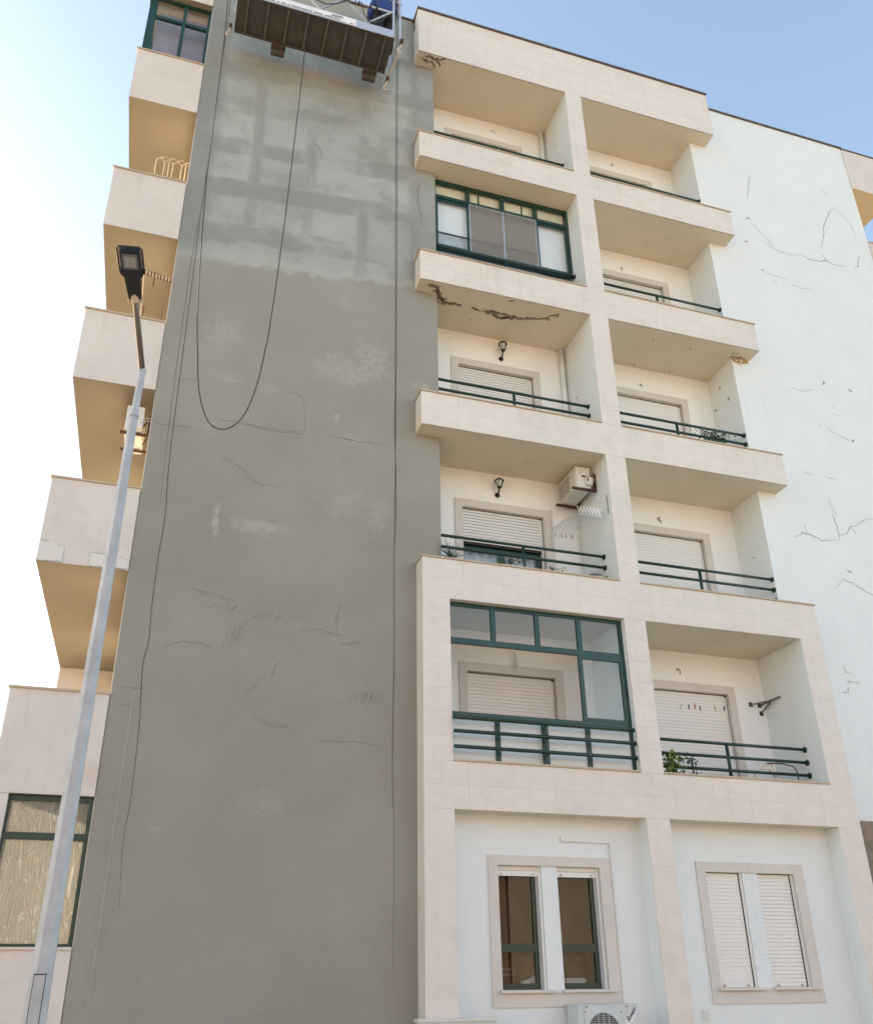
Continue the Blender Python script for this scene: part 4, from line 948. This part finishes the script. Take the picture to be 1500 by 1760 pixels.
for x, z, l in ((-4.185, 11.45, .16), (-4.27, 10.85, .2), (-3.99, 10.83, .2)): hg.tube([(x, .6, z + l / 2), (x, .6, z - l / 2)], .011, 5)
obj('hanging_peg', off(hg, loc), 'rust', t, kind='stuff')

# ================================================================ street lamp
LX, LY = -3.79, -4.0
t = thing('street_lamp', 'grey galvanised street lamp with a black LED head', 'street lamp', (LX, LY, 0))
zs = [0, 2.6, 5.93]; 
obj('pole', MB().tube([(-.03, 0, .1), (-.028, 0, 1.2), (-.026, 0, 2.2), (-.02, 0, 3.4), (-.014, 0, 4.8), (-.01, 0, 5.90)], [.088, .078, .065, .056, .047, .037], 8, .39), 'galv', t)
obj('upper_pole', MB().tube([(-.01, 0, 5.90), (0, 0, 6.40)], [.034, .030], 8, .39), 'galv', t)
obj('collar', MB().tube([(-.01, 0, 5.905), (-.01, 0, 5.93)], .041, 16), 'galv', t)
obj('collar', MB().tube([(0, 0, 6.385), (0, 0, 6.41)], .033, 16), 'galv', t)
obj('base_flange', MB().tube([(-.03, 0, .1), (-.03, 0, .13)], .22, 4), 'galv', t)
obj('service_hatch', MB().box(-.062, .004, -.080, -.066, 1.15, 1.60), 'galv', t)
hm = MB().box(-.066, -.0625, -.081, -.064, 1.14, 1.61).box(.0045, .008, -.081, -.064, 1.14, 1.61).box(-.062, .004, -.081, -.064, 1.6005, 1.606)
obj('hatch_joint', hm, 'dark', t)
a0 = Vector((0, 0, 6.39)); a1 = Vector((-3.915 - LX, -.35, 6.885)); tip = Vector((-3.982 - LX, -.80, 7.01))
obj('arm', MB().tube([tuple(a0), tuple(a0.lerp(a1, .95)), tuple(a1)], .026, 12), 'galvarm', t, True)
ax = (tip - a1).normalized(); sd2 = Vector((1, 0, 0)) - ax * ax.x; sd2.normalize(); nn = sd2.cross(ax)      # nn up
if nn.z < 0: nn = -nn
HM = Matrix(((sd2.x, ax.x, nn.x, a1.x), (sd2.y, ax.y, nn.y, a1.y), (sd2.z, ax.z, nn.z, a1.z), (0, 0, 0, 1)))
L = (tip - a1).length
def loft(pts, z0, z1): return MB().prism(pts, z0, z1, 'z', HM)
hw = .100
body = [(-.05, -.03), (.05, -.03), (.065, L * .42), (.090, L * .47), (hw, L * .53), (.080, L * .55), (.078, L * .93), (-.078, L * .93), (-.080, L * .55), (-hw, L * .53), (-.090, L * .47), (-.065, L * .42)]
obj('lamp_head', loft(body, -.02, .05), 'lamp', t)
rim = MB(); o1_ = [(-hw, L * .53), (-hw, L * .96), (-hw + .02, L), (hw - .02, L), (hw, L * .96), (hw, L * .53)]
rim.tube([tuple(HM @ Vector((p[0], p[1], 0))) for p in o1_], .008, 6); obj('rim', rim, 'lamp', t)
fn = MB()
for i in range(9):
    x = -.076 + i * .019; fn.tube([tuple(HM @ Vector((x, L * .92, 0))), tuple(HM @ Vector((x, L, 0)))], .005, 4)
for i in range(9):
    yy = L * (.56 + i * .047)
    for sx in (-1, 1): fn.tube([tuple(HM @ Vector((sx * .076, yy, 0))), tuple(HM @ Vector((sx * hw, yy, 0)))], .005, 4)
obj('cooling_fin', fn, 'lamp', t)
obj('lens', loft([(-.062, L * .60), (.062, L * .60), (.062, L * .88), (-.062, L * .88)], -.028, -.0205), 'lens', t)
obj('led_panel', loft([(-.045, L * .64), (.045, L * .64), (.045, L * .84), (-.045, L * .84)], -.031, -.0285), 'led', t)
cl_ = MB()
for x, yy in ((-.05, -.02), (.05, -.02), (0, .03)): cl_.tube([tuple(HM @ Vector((x, yy, -.035))), tuple(HM @ Vector((x, yy, .0)))], .011, 6)
obj('clamp_bolt', cl_, 'beige', t)
obj('arm_clamp', MB().tube([tuple(a1 - (a1 - a0).normalized() * .05), tuple(a1 + (a1 - a0).normalized() * .02)], .038, 12), 'coping', t)

# ================================================================ suspended platform
PX0, PX1, PY0, PY1, PZ = -3.468, -.69, -.755, -.05, 16.93
loc = ((PX0 + PX1) / 2, (PY0 + PY1) / 2, PZ)
t = thing('suspended_platform', 'aluminium suspended work platform hanging at the top of the grey wall', 'work platform', loc)
o_('floor_pan', MB().box(PX0, PX1, PY0 + .01, PY1, PZ, PZ + .02), 'pan')
o_('edge_channel', MB().box(PX0, PX1, PY1 - .035, PY1 + .0, PZ - .045, PZ - .001).box(PX0, PX1, PY0 + .0, PY0 + .03, PZ - .03, PZ - .001), 'pan')
for i in range(8):
    x = PX0 + .17 + i * .349; o_('rib', MB().box(x, x + .026, PY0 + .031, PY1 - .036, PZ - .045, PZ - .001), 'ribm')
o_('toe_board', MB().box(PX0, PX1 - .03, PY0 - .012, PY0 - .001, PZ - .03, PZ + .165).box(PX0, PX1 - .03, PY1 + .001, PY1 + .01, PZ, PZ + .165), 'alu')
ft = MB()
for yy in (PY0, PY1):
    for z in (17.60, 17.98): ft.tube([(PX0, yy, z), (PX1 - .03, yy, z)], .020, 8)
o_('guard_rail', ft, 'alu')
for yy in (PY0, PY1):
    for i in range(4):
        xb_ = -3.30 + i * .85 * .84
        xb0 = -1.20 - i * .86
        if xb0 - .43 < PX0: continue
        o_('brace', MB().bar((xb0, yy, 17.10), (xb0 + .43, yy, 17.59), .024).bar((xb0, yy, 17.10), (xb0 - .40, yy, 17.59), .024), 'alu')
for x in (PX0 + .03, PX1 - .02, PX1 + .10):
    for yy in (PY0, PY1): o_('post', MB().bar((x, yy, PZ - .02), (x, yy, 18.1), .036), 'alu')
o_('end_frame', MB().bar((PX1 + .10, PY0, 17.05), (PX1 + .10, PY1, 17.05), .03).bar((PX1 + .10, PY0, 17.9), (PX1 + .10, PY1, 17.9), .03), 'alu')
o_('hoist', MB().box(PX1 - .15, PX1 + .14, -.62, -.30, 18.45, 18.8), 'galv')
o_('banner', MB().box(-3.05, -1.40, PY0 - .016, PY0 - .0125, 16.935, 17.085), 'banner')
yt = PY0 - .019
text('.com', .115, 'ink', t, (-1.865 - loc[0], yt - loc[1], 16.998 - loc[2]), (1, 0, 0), (0, 0, 1))
ww = MB(); x = -2.98
while x < -1.66:
    w_ = random.choice((.012, .018, .022))
    if random.random() < .8: ww.box(x, x + w_, yt - .001, yt + .0025, 16.945, 16.945 + random.choice((.022, .028)))
    x += w_ + .012
o_('small_print', ww, 'ink')
o_('logo_sticker', MB().box(-1.585, -1.41, yt - .001, yt + .002, 16.90, 17.06), 'banner')
o_('logo_swoosh', MB().prism([(-1.53, 16.93), (-1.45, 16.925), (-1.44, 16.94), (-1.50, 16.95)], yt - .002, yt - .0011, 'y'), 'inkred')
for x in (-2.67, -.97):
    o_('roller_bracket', MB().box(x - .13, x + .13, PY1 - .03, PY1 + .09, PZ - .10, PZ - .046), 'pan')
    o_('wall_roller', MB().tube([(x - .12, PY1 + .10, PZ - .13), (x + .12, PY1 + .10, PZ - .13)], .06, 12), 'pan')
def hook(x, yy, z, s=1.):
    o_('hook', MB().tube([(x, yy, z + .10 * s), (x, yy, z), (x - .03 * s, yy, z - .10 * s), (x - .07 * s, yy, z - .17 * s), (x - .05 * s, yy, z - .24 * s), (x, yy, z - .2 * s)], .016, 6), 'beige')
    o_('hook_wheel', MB().tube([(x - .025, yy, z + .06), (x + .025, yy, z + .06)], .055 * s, 12), 'rust')
hook(PX0 - .07, -.06, 16.95, .9); hook(-.52, -.62, 17.0, 1.1); hook(-.62, -.02, 16.75, 1.1)
o_('tie_strap', MB().tube([(-.53, -.55, 16.9), (-.62, -.05, 16.82)], .018, 5), 'beige')
for pts in ([(-2.3, PY0 - .03, 17.60), (-2.15, PY0 - .04, 17.28), (-1.95, PY0 - .05, 17.22), (-1.75, PY0 - .04, 17.35), (-1.55, PY0 - .03, 17.58)], [(-1.32, PY0 - .03, 17.60), (-1.28, PY0 - .04, 17.3), (-1.16, PY0 - .04, 17.1), (-.95, PY0 - .04, 17.2), (-.84, PY0 - .03, 17.45)],
            [(-1.62, PY0 - .03, 17.60), (-1.55, PY0 - .03, 17.5), (-1.45, PY0 - .03, 17.5), (-1.42, PY0 - .03, 17.62)], [(-3.2, PY0 - .03, 17.6), (-2.9, PY0 - .04, 17.3), (-2.6, PY0 - .03, 17.58)]):
    o_('cable_loop', MB().tube(pts, .010, 5), 'rope')
for x in (-1.36, -1.15, -1.03): o_('cable_wrap', MB().tube([(x - .015, PY0, 17.60), (x + .015, PY0, 17.60)], .034, 10), 'black')

# ---------------- ropes
def smooth_path(pts, n=6):
    out = []; P = [Vector(p) for p in pts]
    for i in range(len(P) - 1):
        p0, p1, p2, p3 = P[max(i - 1, 0)], P[i], P[i + 1], P[min(i + 2, len(P) - 1)]
        for j in range(n):
            u = j / n; out.append(.5 * ((2 * p1) + (-p0 + p2) * u + (2 * p0 - 5 * p1 + 4 * p2 - p3) * u * u + (-p0 + 3 * p1 - 3 * p2 + p3) * u ** 3))
    out.append(P[-1]); return [tuple(p) for p in out]
def rope(pts, y, r, m, label, name='rope', n=5):
    P = smooth_path([(x, y, z) if len((x, z)) == 2 else 0 for x, z in pts]); top = P[0]
    nP = len(P); o = obj(name, off(MB().tube(P, [r * min(1, .25 + (nP - 1 - i) * 3 / nP) if not label.startswith('black cable') else r for i in range(nP)], n), top), m, smooth=True); o.location = top
    return tag(o, label, 'rope')
rope([(-2.2, 17.871), (-2.216, 16.391), (-2.229, 15.736), (-2.273, 14.138), (-2.313, 12.682), (-2.346, 11.8), (-2.369, 11.226), (-2.414, 10.312), (-2.46, 9.782), (-2.516, 9.304), (-2.62, 8.827), (-2.75, 8.553), (-2.927, 8.419),
      (-3.109, 8.479), (-3.237, 8.744), (-3.322, 9.091), (-3.373, 9.514), (-3.446, 10.168), (-3.487, 10.746), (-3.537, 11.767), (-3.58, 12.808), (-3.595, 13.728), (-3.60, 15.913), (-3.637, 17.48), (-3.64, 19.6)], -.2, .0095, 'rope',
     'black cable hanging in a long loop in front of the grey wall', 'cable')
rope([(-3.60, 19.6), (-3.605, 16.327), (-3.612, 13.545), (-3.612, 12.51), (-3.60, 10.657), (-3.584, 8.154), (-3.540, 7.116), (-3.556, 6.504), (-3.552, 5.772), (-3.535, 5.391), (-3.565, 5.054), (-3.541, 4.665), (-3.513, 4.26), (-3.500, 3.424), (-3.52, 2.916), (-3.47, 2.269)], .1, .006, 'rope',
     'thin dark rope dangling down the left edge of the grey wall')
rope([(-3.63, 12.6), (-3.66, 11.5), (-3.66, 10.3), (-3.655, 9.2), (-3.64, 8.0), (-3.62, 7.3)], .12, .006, 'galvarm', 'faint grey cord close beside the left dangling rope', 'cord')
rope([(-3.634, 4.767), (-3.645, 3.4), (-3.655, 2.2), (-3.663, 1.2)], .26, .004, 'string', 'pale string low on the left edge of the grey wall', 'string')
rope([(-.40, 19.6), (-.413, 17.515), (-.415, 14.979), (-.404, 10.408), (-.405, 8.753), (-.412, 6.784), (-.402, 5.496), (-.416, 3.961), (-.388, 3.182), (-.386, 1.619)], .0, .006, 'rope', 'long rope hanging straight down the right side of the grey wall')
rope([(-.435, 19.6), (-.445, 17.0), (-.44, 14.0), (-.425, 11.5), (-.418, 9.2), (-.415, 8.9), (-.39, 8.0), (-.392, 7.4), (-.41, 7.0)], .0, .006, 'rope', 'shorter safety rope twinned with the long right hand rope')
kn = [(-2.27, 14.3, -.2), (-2.345, 11.8, -.2), (-3.40, 9.8, -.2), (-2.50, 9.4, -.2)]
# ================================================================ worker
def skin_body(name, V, E, rad, m, par, sub=2, root=0):
    me = bpy.data.meshes.new(name); me.from_pydata(V, E, []); me.materials.append(M[m])
    o = bpy.data.objects.new(name, me); COL.objects.link(o); o.parent = par
    s = o.modifiers.new('skin', 'SKIN'); s.use_smooth_shade = True
    for i, r_ in enumerate(rad):
        me.skin_vertices[0].data[i].radius = r_ if isinstance(r_, tuple) else (r_, r_); me.skin_vertices[0].data[i].use_root = i == root
    if sub:
        ss = o.modifiers.new('sub', 'SUBSURF'); ss.levels = sub; ss.render_levels = sub
    return o
wl = (-.80, -.42, PZ + .02)
t = thing('person', 'worker in blue jacket and black trousers standing at the right end of the hanging platform', 'person', wl)
# pelvis spine chest neck head ; legs ; arms
V = [(0, 0, .95), (0, .01, 1.10), (0, .03, 1.28), (0, .04, 1.42), (0, .05, 1.51), (0, .07, 1.60), (0, .08, 1.70),
     (-.10, 0, .90), (-.11, -.01, .50), (-.11, .02, .10), (-.11, -.08, .05), (.10, 0, .90), (.11, -.01, .50), (.11, .02, .10), (.11, -.08, .05),
     (-.18, .04, 1.42), (-.25, .10, 1.17), (-.20, .30, 1.10), (-.18, .36, 1.11), (.18, .04, 1.42), (.27, .02, 1.18), (.22, -.18, 1.05), (.21, -.25, 1.05)]
E_ = [(0, 1), (1, 2), (2, 3), (3, 4), (4, 5), (5, 6), (0, 7), (7, 8), (8, 9), (9, 10), (0, 11), (11, 12), (12, 13), (13, 14), (3, 15), (15, 16), (16, 17), (17, 18), (3, 19), (19, 20), (20, 21), (21, 22)]
rad = [(.14, .10), (.13, .09), (.15, .10), (.15, .10), .055, .075, .08, .085, .06, .04, .04, .085, .06, .04, .04, .06, .042, .032, .035, .06, .042, .032, .035]
skin_body('body', V, E_, rad, 'skin', t)
jv = [V[i] for i in (0, 1, 2, 3, 15, 16, 17, 19, 20, 21)]; jv[0] = (0, 0, .90)
skin_body('jacket', jv, [(0, 1), (1, 2), (2, 3), (3, 4), (4, 5), (5, 6), (3, 7), (7, 8), (8, 9)], [(.24, .17), (.22, .15), (.22, .16), (.19, .14), .095, .075, .055, .095, .075, .055], 'blue', t)
tv = [V[i] for i in (0, 7, 8, 9, 11, 12, 13)]
skin_body('trousers', tv, [(0, 1), (1, 2), (2, 3), (0, 4), (4, 5), (5, 6)], [(.20, .15), .13, .095, .07, .13, .095, .07], 'trouser', t)
for sx in (-1, 1):
    skin_body('boot', [(sx * .11, .03, .10), (sx * .11, .03, .045), (sx * .11, -.08, .045), (sx * .11, -.15, .035)], [(0, 1), (1, 2), (2, 3)], [.06, .05, .05, .035], 'boot', t)
    hv = Vector(V[18] if sx < 0 else V[22])
    for q in range(5):
        dx = (q - 2) * .018; obj('finger', MB().tube([tuple(hv + Vector((dx, 0, 0))), tuple(hv + Vector((dx * 1.3, .05 * (1 if sx < 0 else -1), -.01))), tuple(hv + Vector((dx * 1.3, .065 * (1 if sx < 0 else -1), -.045)))], [.010, .009, .007], 6), 'skin', t, True)
hp = MB(); n = 14
for j in range(5):
    a = j * math.pi / 2 / 5
hp.tube([(0, .08, 1.70), (0, .08, 1.735), (0, .08, 1.775), (0, .08, 1.80), (0, .08, 1.812)], [.125, .118, .095, .06, .02], 18); hp.tube([(0, .08, 1.695), (0, .08, 1.70)], .142, 18)
obj('helmet', hp, 'hat', t, True)
obj('ear', MB().tube([(-.085, .07, 1.63), (-.09, .07, 1.66)], .016, 6).tube([(.085, .07, 1.63), (.09, .07, 1.66)], .016, 6), 'skin', t); obj('nose', MB().tube([(0, .155, 1.655), (0, .175, 1.625), (0, .16, 1.615)], [.008, .016, .01], 6), 'skin', t, True)
ey = MB().tube([(-.032, .150, 1.66), (-.032, .158, 1.66)], .009, 8).tube([(.032, .150, 1.66), (.032, .158, 1.66)], .009, 8).box(-.022, .022, .148, .156, 1.587, 1.593)
obj('face_features', ey, 'boot', t)
